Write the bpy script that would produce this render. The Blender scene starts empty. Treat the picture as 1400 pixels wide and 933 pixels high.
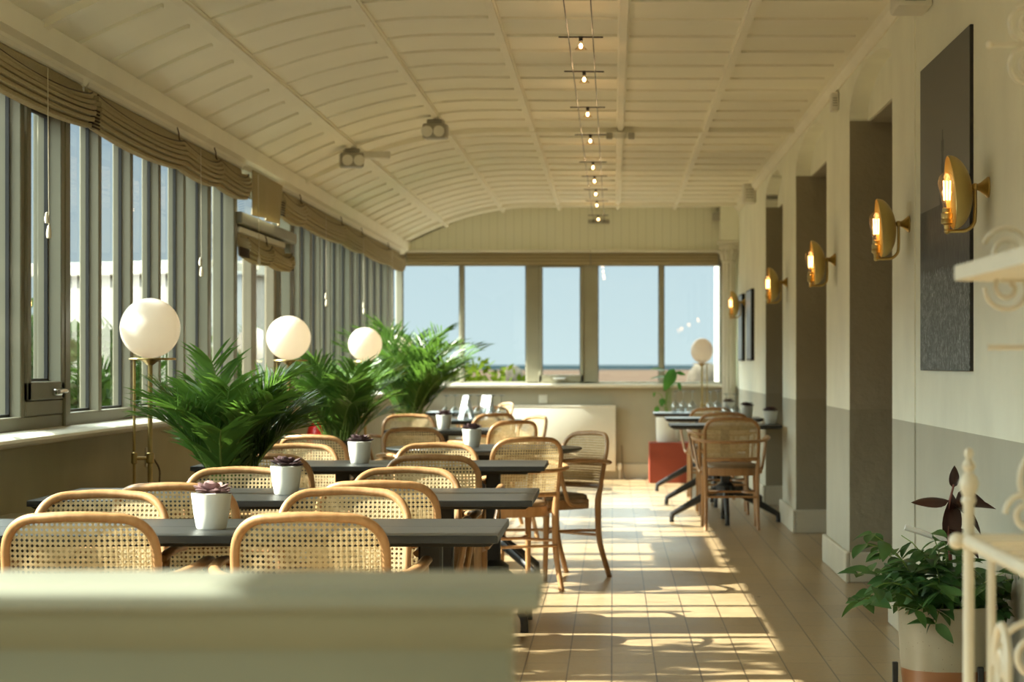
import bpy, bmesh, math, random
from mathutils import Vector, Matrix
R = math.radians
PI = math.pi
random.seed(7)
K = 1.15                        # room length factor (all distances along the room)
DONE = set()
scene = bpy.context.scene
COL = scene.collection

# ------------------------------------------------------------------ helpers
def V(*a): return Vector(a)

def obj(name, bm, mat, parent=None, smooth=35, kind=None, recalc=True):
    if recalc: bmesh.ops.recalc_face_normals(bm, faces=bm.faces[:])
    me = bpy.data.meshes.new(name)
    bm.to_mesh(me); bm.free()
    if smooth:
        for p in me.polygons: p.use_smooth = True
        me.set_sharp_from_angle(angle=R(smooth))
    me.materials.append(mat)
    o = bpy.data.objects.new(name, me)
    COL.objects.link(o)
    if parent is not None: o.parent = parent
    if kind: o['kind'] = kind
    return o

def tag(o, label, cat, group=None):
    o['label'] = label; o['category'] = cat
    if group: o['group'] = group
    return o

def thing(name, label, cat, loc=(0, 0, 0), rz=0, group=None):
    o = bpy.data.objects.new(name, None)
    o.empty_display_size = .1
    COL.objects.link(o)
    o.location = loc; o.rotation_euler = (0, 0, rz)
    return tag(o, label, cat, group)

def struct(name, bm, mat, smooth=35, parent=None, recalc=True):
    return obj(name, bm, mat, parent, smooth, 'structure', recalc)

def dup(root, loc, rz, label, group=None):
    r = root.copy(); COL.objects.link(r)
    r.location = loc; r.rotation_euler = (0, 0, rz); r['label'] = label
    if group: r['group'] = group
    for ch in list(root.children):
        c = ch.copy(); COL.objects.link(c); c.parent = r
        for g in list(ch.children):
            d = g.copy(); COL.objects.link(d); d.parent = c
    return r

def BM(): return bmesh.new()

def box(bm, x0, x1, y0, y1, z0, z1, bev=0, seg=1):
    g = bmesh.ops.create_cube(bm, size=1)
    vs = g['verts']
    for v in vs:
        v.co.x = x0 + (v.co.x + .5) * (x1 - x0)
        v.co.y = y0 + (v.co.y + .5) * (y1 - y0)
        v.co.z = z0 + (v.co.z + .5) * (z1 - z0)
    if bev:
        es = set(e for v in vs for e in v.link_edges)
        bmesh.ops.bevel(bm, geom=list(es), offset=bev, segments=seg, affect='EDGES', profile=.5)
    return bm

def tube(bm, pts, r, n=10, up=None, close=False):
    """sweep a round or elliptical section along pts; r = float | list of floats | (ra, rb) | list of (ra, rb)"""
    P = [Vector(p) for p in pts]
    m = len(P)
    def rad(i):
        q = r[i] if isinstance(r, list) else r
        return q if isinstance(q, tuple) else (q, q)
    T = []
    for i in range(m):
        if close: t = P[(i + 1) % m] - P[i - 1]
        elif i == 0: t = P[1] - P[0]
        elif i == m - 1: t = P[-1] - P[-2]
        else: t = P[i + 1] - P[i - 1]
        T.append(t.normalized())
    nrm = Vector(up) if up else (V(0, 0, 1) if abs(T[0].z) < .8 else V(0, 1, 0))
    rings = []
    for i in range(m):
        t = T[i]
        if up: nrm = Vector(up)
        nrm = (nrm - t * nrm.dot(t))
        if nrm.length < 1e-6: nrm = t.orthogonal()
        nrm.normalize()
        b = t.cross(nrm)
        ra, rb = rad(i)
        rings.append([bm.verts.new(P[i] + nrm * (ra * math.cos(2 * PI * k / n)) + b * (rb * math.sin(2 * PI * k / n))) for k in range(n)])
    for i in range(m if close else m - 1):
        A, B = rings[i], rings[(i + 1) % m]
        for k in range(n):
            bm.faces.new((A[k], A[(k + 1) % n], B[(k + 1) % n], B[k]))
    if not close:
        bm.faces.new(rings[0][::-1]); bm.faces.new(rings[-1])
    return bm

def lathe(bm, prof, n=24, c=(0, 0, 0), mat=None, cap=True):
    """prof: list of (radius, z)"""
    c = Vector(c)
    rings = []
    M = mat or Matrix.Identity(3)
    for (rr, z) in prof:
        if rr < 1e-5: rings.append([bm.verts.new(c + M @ V(0, 0, z))])
        else: rings.append([bm.verts.new(c + M @ V(rr * math.cos(2 * PI * k / n), rr * math.sin(2 * PI * k / n), z)) for k in range(n)])
    for A, B in zip(rings, rings[1:]):
        for k in range(n):
            k2 = (k + 1) % n
            if len(A) == 1 and len(B) == 1: continue
            if len(A) == 1: bm.faces.new((A[0], B[k2], B[k]))
            elif len(B) == 1: bm.faces.new((A[k], A[k2], B[0]))
            else: bm.faces.new((A[k], A[k2], B[k2], B[k]))
    if cap:
        if len(rings[0]) > 1: bm.faces.new(rings[0][::-1])
        if len(rings[-1]) > 1: bm.faces.new(rings[-1])
    return bm

def prism(bm, poly, axis, a, b):
    """extrude a 2D polygon along axis ('x': poly=(y,z), 'y': poly=(x,z), 'z': poly=(x,y)) from a to b"""
    def p(q, t):
        return {'x': (t, q[0], q[1]), 'y': (q[0], t, q[1]), 'z': (q[0], q[1], t)}[axis]
    A = [bm.verts.new(p(q, a)) for q in poly]
    B = [bm.verts.new(p(q, b)) for q in poly]
    n = len(poly)
    for i in range(n):
        bm.faces.new((A[i], A[(i + 1) % n], B[(i + 1) % n], B[i]))
    bm.faces.new(A[::-1]); bm.faces.new(B)
    return bm

def grid(bm, rows):
    """rows: list of lists of points"""
    vs = [[bm.verts.new(p) for p in r] for r in rows]
    for i in range(len(vs) - 1):
        for j in range(len(vs[0]) - 1):
            bm.faces.new((vs[i][j], vs[i][j + 1], vs[i + 1][j + 1], vs[i + 1][j]))
    return bm

def sphere(bm, c, r, n=32, m=18, sz=1.0):
    prof = [(r * math.sin(PI * i / m), -r * sz * math.cos(PI * i / m)) for i in range(m + 1)]
    prof[0] = (0, -r * sz); prof[-1] = (0, r * sz)
    return lathe(bm, prof, n, c, cap=False)

def smooth_path(pts, k=6):
    """Catmull-Rom through pts"""
    P = [Vector(p) for p in pts]
    P = [P[0] * 2 - P[1]] + P + [P[-1] * 2 - P[-2]]
    out = []
    for i in range(1, len(P) - 2):
        for s in range(k):
            t = s / k
            a, b, c, d = P[i - 1], P[i], P[i + 1], P[i + 2]
            out.append(.5 * ((2 * b) + (c - a) * t + (2 * a - 5 * b + 4 * c - d) * t * t + (3 * b - a - 3 * c + d) * t ** 3))
    out.append(P[-2])
    return out

def lerp(a, b, t): return a + (b - a) * t

# ------------------------------------------------------------------ materials
class N:
    def __init__(self, name):
        self.m = bpy.data.materials.new(name); self.m.use_nodes = True
        self.t = self.m.node_tree; self.t.nodes.clear()
        self.out = self.t.nodes.new('ShaderNodeOutputMaterial')
    def n(self, typ, **kw):
        x = self.t.nodes.new(typ)
        for k, v in kw.items(): setattr(x, k, v)
        return x
    def l(self, a, b): self.t.links.new(a, b)
    def coord(self, scale=(1, 1, 1)):
        c = self.n('ShaderNodeTexCoord'); mp = self.n('ShaderNodeMapping')
        mp.inputs['Scale'].default_value = scale
        self.l(c.outputs['Object'], mp.inputs['Vector'])
        return mp.outputs['Vector']
    def noise(self, vec, scale, detail=3, rough=.5):
        x = self.n('ShaderNodeTexNoise'); x.inputs['Scale'].default_value = scale
        x.inputs['Detail'].default_value = detail; x.inputs['Roughness'].default_value = rough
        if vec is not None: self.l(vec, x.inputs['Vector'])
        return x.outputs['Fac']
    def ramp(self, fac, stops):
        x = self.n('ShaderNodeValToRGB')
        e = x.color_ramp.elements
        while len(e) < len(stops): e.new(.5)
        for el, (p, c) in zip(e, stops):
            el.position = p; el.color = (*c, 1)
        self.l(fac, x.inputs['Fac']); return x.outputs['Color']
    def math(self, op, a, b=None):
        x = self.n('ShaderNodeMath', operation=op)
        for i, q in enumerate((a, b)):
            if q is None: continue
            if isinstance(q, (int, float)): x.inputs[i].default_value = q
            else: self.l(q, x.inputs[i])
        return x.outputs[0]
    def mix(self, fac, a, b):
        x = self.n('ShaderNodeMix', data_type='RGBA')
        if isinstance(fac, (int, float)): x.inputs['Factor'].default_value = fac
        else: self.l(fac, x.inputs['Factor'])
        for s, q in ((6, a), (7, b)):
            if isinstance(q, tuple): x.inputs[s].default_value = (*q, 1)
            else: self.l(q, x.inputs[s])
        return x.outputs[2]
    def bump(self, h, strength=.2, dist=.01):
        x = self.n('ShaderNodeBump'); x.inputs['Strength'].default_value = strength
        x.inputs['Distance'].default_value = dist
        self.l(h, x.inputs['Height']); return x.outputs['Normal']
    def pbr(self, col, rough=.5, metal=0, normal=None, spec=.5, **kw):
        p = self.n('ShaderNodeBsdfPrincipled')
        if isinstance(col, tuple): p.inputs['Base Color'].default_value = (*col, 1)
        else: self.l(col, p.inputs['Base Color'])
        if isinstance(rough, (int, float)): p.inputs['Roughness'].default_value = rough
        else: self.l(rough, p.inputs['Roughness'])
        p.inputs['Metallic'].default_value = metal
        p.inputs['Specular IOR Level'].default_value = spec
        if normal is not None: self.l(normal, p.inputs['Normal'])
        for k, v in kw.items(): p.inputs[k.replace('_', ' ')].default_value = v
        return p.outputs[0]
    def done(self, sh):
        self.l(sh, self.out.inputs['Surface']); return self.m

def plain(name, col, rough=.5, metal=0, var=.08, scale=8, bump=0, spec=.5, stretch=(1, 1, 1)):
    g = N(name)
    v = g.coord(stretch)
    f = g.noise(v, scale)
    c = g.ramp(f, [(.3, tuple(x * (1 - var) for x in col)), (.7, tuple(min(1, x * (1 + var)) for x in col))])
    nm = g.bump(f, bump, .01) if bump else None
    return g.done(g.pbr(c, rough, metal, nm, spec))

def two_tone(name, up, low, zline, bump=.35):
    g = N(name)
    v = g.coord()
    s = g.n('ShaderNodeSeparateXYZ'); g.l(v, s.inputs[0])
    f = g.math('LESS_THAN', s.outputs['Z'], zline)
    n1 = g.noise(v, 2.5, 4); n2 = g.noise(v, 11, 4, .6)
    dirt = g.ramp(n1, [(.3, (.93, .93, .93)), (.7, (1.03, 1.03, 1.03))])
    c = g.mix(f, up, low)
    mm = g.n('ShaderNodeMix', data_type='RGBA', blend_type='MULTIPLY'); mm.inputs['Factor'].default_value = 1
    g.l(c, mm.inputs[6]); g.l(dirt, mm.inputs[7])
    return g.done(g.pbr(mm.outputs[2], .75, 0, g.bump(n2, bump, .012), .25))

def glass_mat(name, tint=(1, 1, 1), base=.04):
    g = N(name)
    lw = g.n('ShaderNodeLayerWeight'); lw.inputs['Blend'].default_value = .5
    f = g.math('POWER', lw.outputs['Facing'], 5.0)
    f = g.math('MULTIPLY', f, .92 - base); f = g.math('ADD', f, base)
    tr = g.n('ShaderNodeBsdfTransparent'); tr.inputs[0].default_value = (*tint, 1)
    gl = g.n('ShaderNodeBsdfGlossy'); gl.inputs['Roughness'].default_value = .005
    mx = g.n('ShaderNodeMixShader'); g.l(f, mx.inputs[0]); g.l(tr.outputs[0], mx.inputs[1]); g.l(gl.outputs[0], mx.inputs[2])
    return g.done(mx.outputs[0])

def emit(name, col, s):
    g = N(name); e = g.n('ShaderNodeEmission'); e.inputs[0].default_value = (*col, 1); e.inputs[1].default_value = s
    return g.done(e.outputs[0])

def leafy(name, c0, c1, trans=.35, rough=.4, scale=6, spec=.4):
    g = N(name)
    v = g.coord(); f = g.noise(v, scale, 2)
    c = g.ramp(f, [(.3, c0), (.7, c1)])
    p = g.pbr(c, rough, 0, None, spec)
    t = g.n('ShaderNodeBsdfTranslucent'); g.l(g.mix(.4, c, (c1[0] * 1.6, c1[1] * 1.5, c1[2])), t.inputs[0])
    mx = g.n('ShaderNodeMixShader'); mx.inputs[0].default_value = trans
    g.l(p, mx.inputs[1]); g.l(t.outputs[0], mx.inputs[2])
    return g.done(mx.outputs[0])

def wood_mat(name, c0, c1, rough=.38, stretch=(6, 6, 1.2), scale=9, spec=.5):
    g = N(name)
    v = g.coord(stretch); f = g.noise(v, scale, 4, .6)
    c = g.ramp(f, [(.25, c0), (.75, c1)])
    return g.done(g.pbr(c, rough, 0, g.bump(f, .06, .004), spec))

UPPER = (.86, .875, .76); LOWER = (.47, .46, .38)
M = {}
M['wall'] = two_tone('plaster_wall', UPPER, LOWER, .935)
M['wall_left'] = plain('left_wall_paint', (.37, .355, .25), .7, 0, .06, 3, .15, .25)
M['wall_end'] = plain('end_wall_paint', (.40, .375, .29), .7, 0, .05, 3, .1, .25)
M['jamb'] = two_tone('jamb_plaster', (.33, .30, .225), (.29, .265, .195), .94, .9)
M['trim'] = plain('skirting_paint', (.52, .49, .39), .55, 0, .04, 4)
M['ceiling'] = plain('ceiling_paint', (.84, .82, .71), .7, 0, .03, 1.5, 0, .2)
M['rib'] = plain('ceiling_batten_paint', (.82, .80, .69), .6, 0, .03, 3, 0, .25)
M['frame'] = plain('window_frame_paint', (.32, .31, .23), .45, 0, .05, 5)
M['framedark'] = plain('shaded_window_frame_paint', (.17, .162, .112), .5, 0, .05, 5)  # same paint as the end frames, colour darkened to tone down bright light
M['doorframe'] = plain('door_frame_paint', (.24, .205, .14), .45, 0, .06, 5)
M['gasket'] = plain('gasket_rubber', (.012, .012, .011), .6)
M['sill'] = plain('sill_paint', (.72, .70, .60), .4, 0, .04, 5)
M['white'] = plain('white_gloss_paint', (.68, .665, .58), .6, 0, .03, 5)
M['plastic'] = plain('white_plastic', (.70, .69, .62), .4, 0, .02, 5)
M['greyplastic'] = plain('grey_plastic', (.34, .33, .28), .4, 0, .04, 5)
M['glass'] = glass_mat('window_glass', (.97, .985, .98))
M['glassware'] = glass_mat('clear_glass', (.82, .87, .90), .22)
M['bulbglass'] = glass_mat('bulb_glass', (1, .93, .82), .06)
M['wood'] = wood_mat('bent_beech', (.29, .15, .06), (.41, .235, .105), .36)
g = N('woven_cane')
v = g.coord((1, 1, 1)); f = g.noise(v, 60, 2)
c = g.ramp(f, [(.3, (.50, .385, .205)), (.7, (.64, .515, .30))])
p = g.pbr(c, .5, 0, None, .4); t = g.n('ShaderNodeBsdfTranslucent'); g.l(c, t.inputs[0])
mx = g.n('ShaderNodeMixShader'); mx.inputs[0].default_value = .38; g.l(p, mx.inputs[1]); g.l(t.outputs[0], mx.inputs[2])
M['cane'] = g.done(mx.outputs[0])
M['cushion'] = plain('seat_leather', (.20, .135, .075), .55, 0, .1, 20, .1)
M['blackwood'] = wood_mat('black_stained_wood', (.010, .011, .011), (.026, .028, .028), .36, (.8, 14, 6), 7, .4)
M['blackmetal'] = plain('black_powder_coat', (.012, .012, .013), .45, 0, .1, 20)
M['brass'] = plain('brushed_brass', (.50, .37, .15), .34, 1, .1, 20)
M['dishbrass'] = plain('satin_gold', (.55, .43, .17), .45, 1, .05, 10)
M['lampbrass'] = plain('aged_brass', (.42, .31, .13), .32, 1, .15, 14)
g = N('opal_glass')
p = g.pbr((.70, .68, .63), .22, 0, None, .5); t = g.n('ShaderNodeBsdfTranslucent'); t.inputs[0].default_value = (.94, .84, .70, 1)
e = g.n('ShaderNodeEmission'); e.inputs[0].default_value = (1, .74, .52, 1); e.inputs[1].default_value = .06
mx = g.n('ShaderNodeMixShader'); mx.inputs[0].default_value = .42; g.l(p, mx.inputs[1]); g.l(t.outputs[0], mx.inputs[2])
ad = g.n('ShaderNodeAddShader'); g.l(mx.outputs[0], ad.inputs[0]); g.l(e.outputs[0], ad.inputs[1])
M['opal'] = g.done(ad.outputs[0])
M['pot'] = plain('white_ceramic', (.70, .70, .64), .32, 0, .02, 6)
M['soil'] = plain('potting_soil', (.03, .02, .012), .95, 0, .4, 60, .6)
M['succulent'] = leafy('succulent_leaf', (.055, .035, .038), (.14, .085, .09), .1, .45, 25)
M['pinkleaf'] = leafy('pink_succulent_leaf', (.20, .12, .125), (.40, .27, .27), .15, .5, 25)
M['palm'] = leafy('palm_leaf', (.034, .090, .018), (.105, .215, .036), .36, .33, 5)
M['palmstem'] = leafy('palm_stem', (.12, .22, .04), (.22, .34, .08), .1, .45, 8)
M['darkpot'] = plain('black_planter', (.018, .018, .017), .5, 0, .1, 10)
M['green'] = leafy('planter_leaf', (.025, .075, .022), (.075, .17, .05), .25, .38, 9)
M['burgundy'] = leafy('burgundy_leaf', (.022, .008, .007), (.055, .018, .013), .12, .4, 9)
M['burgstem'] = plain('burgundy_stem', (.16, .05, .035), .5)
M['monstera'] = leafy('monstera_leaf', (.02, .09, .02), (.07, .20, .03), .3, .36, 6)
M['shrub'] = leafy('shrub_leaf', (.012, .028, .006), (.030, .058, .012), .35, .7, 3, .06)
M['yshrub'] = leafy('bright_shrub_leaf', (.028, .050, .003), (.075, .098, .007), .25, .8, 3, .03)
M['bark'] = plain('bark', (.10, .07, .045), .9, 0, .3, 20, .4)
M['red'] = plain('red_enamel', (.62, .02, .018), .3, 0, .05, 6)
M['orange'] = plain('terracotta_lacquer', (.24, .036, .014), .5, 0, .08, 4)
M['iron'] = plain('cream_wrought_iron', (.56, .52, .42), .42, 0, .05, 12)
M['shelf'] = plain('cream_shelf_board', (.60, .56, .45), .35, 0, .05, 5)
M['counter'] = plain('sage_paint', (.165, .18, .135), .6, 0, .07, 3, .1)
M['countertop'] = plain('sage_gloss_paint', (.20, .215, .175), .42, 0, .05, 3)
M['render'] = plain('white_render', (.26, .25, .23), .9, 0, .04, 2)
M['stone'] = plain('pale_boulder', (.062, .052, .038), .9, 0, .3, 5, .5, .1)
M['paper'] = plain('white_card', (.80, .80, .78), .7, 0, .02, 5)
M['cordcream'] = plain('cream_cord', (.60, .55, .42), .7)
M['darkcord'] = plain('dark_cord', (.05, .04, .03), .7)
M['steel'] = plain('chrome_handle', (.62, .62, .60), .2, 1, .05, 10)
M['filament'] = emit('glowing_filament', (1, .52, .18), 8)
M['halogen'] = emit('halogen_glow', (1, .66, .34), 14)

g = N('woven_blind')
v = g.coord((1, 1, 1)); s = g.n('ShaderNodeSeparateXYZ'); g.l(v, s.inputs[0])
f = g.noise(g.coord((30, 8, 160)), 4, 3)
c = g.ramp(f, [(.25, (.34, .285, .165)), (.75, (.50, .43, .27))])
p = g.pbr(c, .75, 0, g.bump(f, .25, .004), .2); t = g.n('ShaderNodeBsdfTranslucent'); t.inputs[0].default_value = (.55, .45, .25, 1)
mx = g.n('ShaderNodeMixShader'); mx.inputs[0].default_value = .25; g.l(p, mx.inputs[1]); g.l(t.outputs[0], mx.inputs[2])
M['blind'] = g.done(mx.outputs[0])
M['edge_and_shade'] = plain('binding_and_fold_shade', (.06, .035, .018), .8)  # bound edges, and the shadow line drawn along each blind fold

g = N('stone_tile_floor')
tc = g.n('ShaderNodeTexCoord'); s = g.n('ShaderNodeSeparateXYZ'); g.l(tc.outputs['Object'], s.inputs[0])
cb = g.n('ShaderNodeCombineXYZ'); g.l(s.outputs['Y'], cb.inputs[0]); g.l(g.math('ADD', s.outputs['X'], .005), cb.inputs[1])
br = g.n('ShaderNodeTexBrick'); br.offset = .37; br.offset_frequency = 2
g.l(cb.outputs[0], br.inputs['Vector'])
br.inputs['Scale'].default_value = 1; br.inputs['Brick Width'].default_value = .60; br.inputs['Row Height'].default_value = .17
br.inputs['Mortar Size'].default_value = .0034; br.inputs['Mortar Smooth'].default_value = .3; br.inputs['Bias'].default_value = 0
br.inputs['Color1'].default_value = (.35, .255, .145, 1); br.inputs['Color2'].default_value = (.41, .305, .18, 1)
br.inputs['Mortar'].default_value = (.07, .045, .025, 1)
n1 = g.noise(tc.outputs['Object'], 9, 5, .65); n2 = g.noise(tc.outputs['Object'], 45, 3, .6)
mul = g.n('ShaderNodeMix', data_type='RGBA', blend_type='MULTIPLY'); mul.inputs['Factor'].default_value = 1
g.l(br.outputs['Color'], mul.inputs[6]); g.l(g.ramp(n1, [(.3, (.80, .78, .74)), (.72, (1.1, 1.1, 1.08))]), mul.inputs[7])
mu2 = g.n('ShaderNodeMix', data_type='RGBA', blend_type='MULTIPLY'); mu2.inputs['Factor'].default_value = .5
g.l(mul.outputs[2], mu2.inputs[6]); g.l(g.ramp(n2, [(.35, (.78, .76, .72)), (.6, (1.05, 1.05, 1.05))]), mu2.inputs[7])
rg = g.n('ShaderNodeMapRange'); g.l(n1, rg.inputs['Value']); rg.inputs['To Min'].default_value = .22; rg.inputs['To Max'].default_value = .40
M['floor'] = g.done(g.pbr(mu2.outputs[2], rg.outputs[0], 0, g.bump(br.outputs['Fac'], -.25, .004), .45))

g = N('boarded_fascia')
v = g.coord(); s = g.n('ShaderNodeSeparateXYZ'); g.l(v, s.inputs[0])
fr = g.math('FRACT', g.math('MULTIPLY', s.outputs['X'], 1 / .085))
gr = g.math('GREATER_THAN', g.math('ABSOLUTE', g.math('SUBTRACT', fr, .5)), .46)
M['boards'] = g.done(g.pbr(g.mix(gr, (.74, .74, .61), (.62, .62, .50)), .65, 0, g.bump(gr, -.4, .006), .25))

g = N('two_tone_stoneware')
v = g.coord(); s = g.n('ShaderNodeSeparateXYZ'); g.l(v, s.inputs[0])
edge = g.math('ADD', .218, g.math('MULTIPLY', g.math('SUBTRACT', g.noise(v, 7, 2), .5), .012))
f = g.math('LESS_THAN', s.outputs['Z'], edge)
sp = g.n('ShaderNodeTexVoronoi'); sp.inputs['Scale'].default_value = 60; g.l(v, sp.inputs['Vector'])
spk = g.math('LESS_THAN', sp.outputs['Distance'], .09)
gl = g.mix(spk, g.ramp(g.noise(v, 6, 4), [(.3, (.26, .23, .16)), (.7, (.33, .29, .21))]), (.16, .11, .07))
M['stoneware'] = g.done(g.pbr(g.mix(f, gl, (.22, .09, .032)), .35, 0, None, .5))

g = N('photo_print')
tc = g.n('ShaderNodeTexCoord'); s = g.n('ShaderNodeSeparateXYZ'); g.l(tc.outputs['Object'], s.inputs[0])
Y, Z = g.math('MULTIPLY', s.outputs['Y'], 1 / K), s.outputs['Z']
def rect(y0, y1, z0, z1):
    a = g.math('MULTIPLY', g.math('GREATER_THAN', Y, y0), g.math('LESS_THAN', Y, y1))
    b = g.math('MULTIPLY', g.math('GREATER_THAN', Z, z0), g.math('LESS_THAN', Z, z1))
    return g.math('MULTIPLY', a, b)
mr = g.n('ShaderNodeMapRange'); g.l(Z, mr.inputs['Value']); mr.inputs['From Min'].default_value = 1.5; mr.inputs['From Max'].default_value = 2.39
sky = g.ramp(mr.outputs[0], [(0, (.24, .235, .205)), (.45, (.17, .165, .145)), (1, (.11, .11, .10))])
c = sky
gray = g.ramp(g.noise(g.coord((1, 12, 5)), 6, 4), [(.3, (.035, .035, .034)), (.7, (.085, .084, .078))])
for q in ((7.79, 8.50, 1.5, 1.86), (8.30, 8.42, 1.5, 1.90), (8.50, 9.04, 1.5, 1.80), (8.405, 8.455, 1.8, 2.01), (8.395, 8.465, 1.93, 1.955), (8.395, 8.465, 2.0, 2.045), (8.415, 8.445, 2.04, 2.085)):
    c = g.mix(rect(*q), c, gray)
wv = g.n('ShaderNodeTexNoise'); wv.inputs['Scale'].default_value = 1; wv.inputs['Detail'].default_value = 6; wv.inputs['Roughness'].default_value = .75
wv.inputs['Distortion'].default_value = 1.2
g.l(g.coord((1, 55, 38)), wv.inputs['Vector'])
grass = g.ramp(wv.outputs['Fac'], [(.38, (.04, .045, .046)), (.52, (.13, .145, .15)), (.66, (.46, .50, .52))])
top = g.math('ADD', 1.545, g.math('MULTIPLY', g.math('SUBTRACT', g.noise(g.coord((1, 9, 0)), 3, 3), .5), .10))
c = g.mix(g.math('LESS_THAN', Z, top), c, grass)
M['print'] = g.done(g.pbr(c, .55, 0, None, .2))
M['bluepic'] = plain('blue_grey_print', (.26, .33, .42), .4, 0, .35, 5)

def ground_mat(name, c0, c1, sc, rough=.9, spec=0):
    g = N(name); v = g.coord(); f = g.noise(v, sc, 5, .6)
    return g.done(g.pbr(g.ramp(f, [(.3, c0), (.7, c1)]), rough, 0, None, spec))
M['beach'] = ground_mat('shingle_beach', (.050, .0345, .0255), (.060, .042, .031), .6)
M['sea'] = ground_mat('sea_water', (.009, .016, .020), (.012, .019, .023), .02, .9)
# ================================================================== THE ROOM
XL, XR, Y0, YE = -2.20, 1.28, -3.0, 22.6
DADO = .935
def ceil_z(x):
    return 2.80 - (.21 * (-.80 - x) ** 1.95 if x < -.80 else 0)

# floor
bm = BM(); box(bm, -2.75, 4.6, Y0 - .2, YE + .15, -.10, 0)
struct('floor', bm, M['floor'])

# ceiling with curved left side
bm = BM()
xs = [-2.215] + [-2.12 + .1 * i for i in range(14)] + [-.6, 0, .6, 1.30]
grid(bm, [[(x, y, ceil_z(x)) for x in xs] for y in (5.2, YE + .1)])
r = bmesh.ops.extrude_face_region(bm, geom=bm.faces[:])
for v_ in [q for q in r['geom'] if isinstance(q, bmesh.types.BMVert)]: v_.co.z += .07
box(bm, -2.215, 1.30, Y0 - .1, 5.25, 2.84, 2.92)  # unseen near ceiling, flat and raised to let sun reach the half wall
prism(bm, [(-2.215, 2.38), (-2.215, 2.86), (-.7, 2.86), (-.7, 2.80)] + [(-.8 - .1 * i, ceil_z(-.8 - .1 * i)) for i in range(15)][::1], 'y', 5.2, 5.24)
ceil = struct('ceiling', bm, M['ceiling'])
ribs_x = [-1.71, -1.13, -.55, .05, .63]
for x in ribs_x:
    bm = BM()
    dz = (ceil_z(x + .03) - ceil_z(x - .03))
    a = math.atan2(dz, .06)
    ca, sa = math.cos(a), math.sin(a)
    poly = []
    for (u, w) in ((-.026, .01), (.026, .01), (.026, -.008), (.018, -.011), (.018, -.028), (-.018, -.028), (-.018, -.011), (-.026, -.008)):
        poly.append((x + u * ca - w * sa, ceil_z(x) + u * sa + w * ca))
    prism(bm, poly, 'y', 5.25, YE)
    obj('rib', bm, M['rib'], ceil, 20, 'structure')
def strip_on_ceiling(bm, xa, xb, y, wy, dep):
    k = max(2, int((xb - xa) / .06))
    X = [lerp(xa, xb, i / k) for i in range(k + 1)]
    rows = [[(x, y - wy / 2, ceil_z(x) + .01) for x in X], [(x, y - wy / 2, ceil_z(x) - dep) for x in X],
            [(x, y + wy / 2, ceil_z(x) - dep) for x in X], [(x, y + wy / 2, ceil_z(x) + .01) for x in X]]
    grid(bm, rows)
    for i in (0, k):
        bm.verts.ensure_lookup_table()
edges_x = [-2.16] + ribs_x + [1.22]
beams = [5.4, 8.1, 15.0, 21.9]
for b in range(len(edges_x) - 1):
    bm = BM()
    xa, xb = edges_x[b] + .03, edges_x[b + 1] - .03
    if b == 0: xb -= .03; xa += .02
    off = [.0, .03, -.03, .0, .04, .02][b]
    for bi in range(len(beams)):
        ya = beams[bi]; yb = beams[bi + 1] if bi + 1 < len(beams) else YE
        nn = max(1, round((yb - ya) / .53))
        for k in range(1, nn):
            strip_on_ceiling(bm, xa, xb, ya + (yb - ya) * k / nn + off, .020 if b else .028, .012 if b else .016)
    obj('batten', bm, M['rib'], ceil, 20, 'structure')
for y in beams:
    bm = BM(); strip_on_ceiling(bm, -2.2, 1.27, y, .06, .034)
    obj('cross_beam', bm, M['rib'], ceil, 20, 'structure')
bm = BM(); prism(bm, [(1.28, 2.735), (1.268, 2.735), (1.256, 2.755), (1.238, 2.77), (1.232, 2.81), (1.28, 2.81)], 'y', Y0, YE)
struct('trim_1', bm, M['rib'], 20)
bm = BM(); prism(bm, [(-2.22, 2.315), (-2.15, 2.315), (-2.13, 2.345), (-2.10, 2.36), (-2.09, 2.44), (-2.22, 2.44)], 'y', 5.7, YE)
struct('trim_2', bm, M['rib'], 20)

# ---- right wall with three arched openings
OPEN = [(10.0, 11.88), (13.15, 15.36), (16.55, 18.40)]
SPR, APEX, TH = 2.50, 2.715, .36
def arch(y0, y1, n=20):
    c, a = (y0 + y1) / 2, (y1 - y0) / 2
    return [(c - a * math.cos(PI * i / n), SPR + (APEX - SPR) * math.sin(PI * i / n) ** .8) for i in range(n + 1)]
bm = BM()
cuts = [Y0] + [q for o in OPEN for q in o] + [YE]
for i in range(0, len(cuts), 2): box(bm, XR, XR + TH, cuts[i], cuts[i + 1], 0, 2.86)
for (a, b) in OPEN:
    A = arch(a, b)
    for (p, q) in zip(A, A[1:]):
        prism(bm, [p, q, (q[0], 2.86), (p[0], 2.86)], 'x', XR, XR + TH)
bmesh.ops.remove_doubles(bm, verts=bm.verts[:], dist=1e-4)
wr = struct('wall_right', bm, M['wall'], 20)
# lunette above each door head, set back in the arch, and the jamb lining below the springing
for (a, b) in OPEN:
    bm = BM(); prism(bm, [(a, SPR)] + arch(a, b)[1:-1] + [(b, SPR)], 'x', XR + .10, XR + TH - .02)
    obj('lunette', bm, M['wall'], wr, 20, 'structure')
    for yy, s in ((b, -1), (a, 1)):
        bm = BM(); box(bm, XR + .002, XR + TH + .002, min(yy, yy + s * .006), max(yy, yy + s * .006), 0, SPR)
        obj('jamb_lining', bm, M['jamb'], wr, 0, 'structure')
    bm = BM(); box(bm, XR + .11, XR + TH, a + .006, b - .006, SPR - .008, SPR - .001)
    obj('door_head', bm, M['jamb'], wr, 0, 'structure')
# shallow pilaster strip beside the first opening
bm = BM(); box(bm, XR - .007, XR + .01, 9.27, 10.0, 0, 2.70)
obj('pilaster_strip', bm, M['wall'], wr, 0, 'structure')
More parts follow.
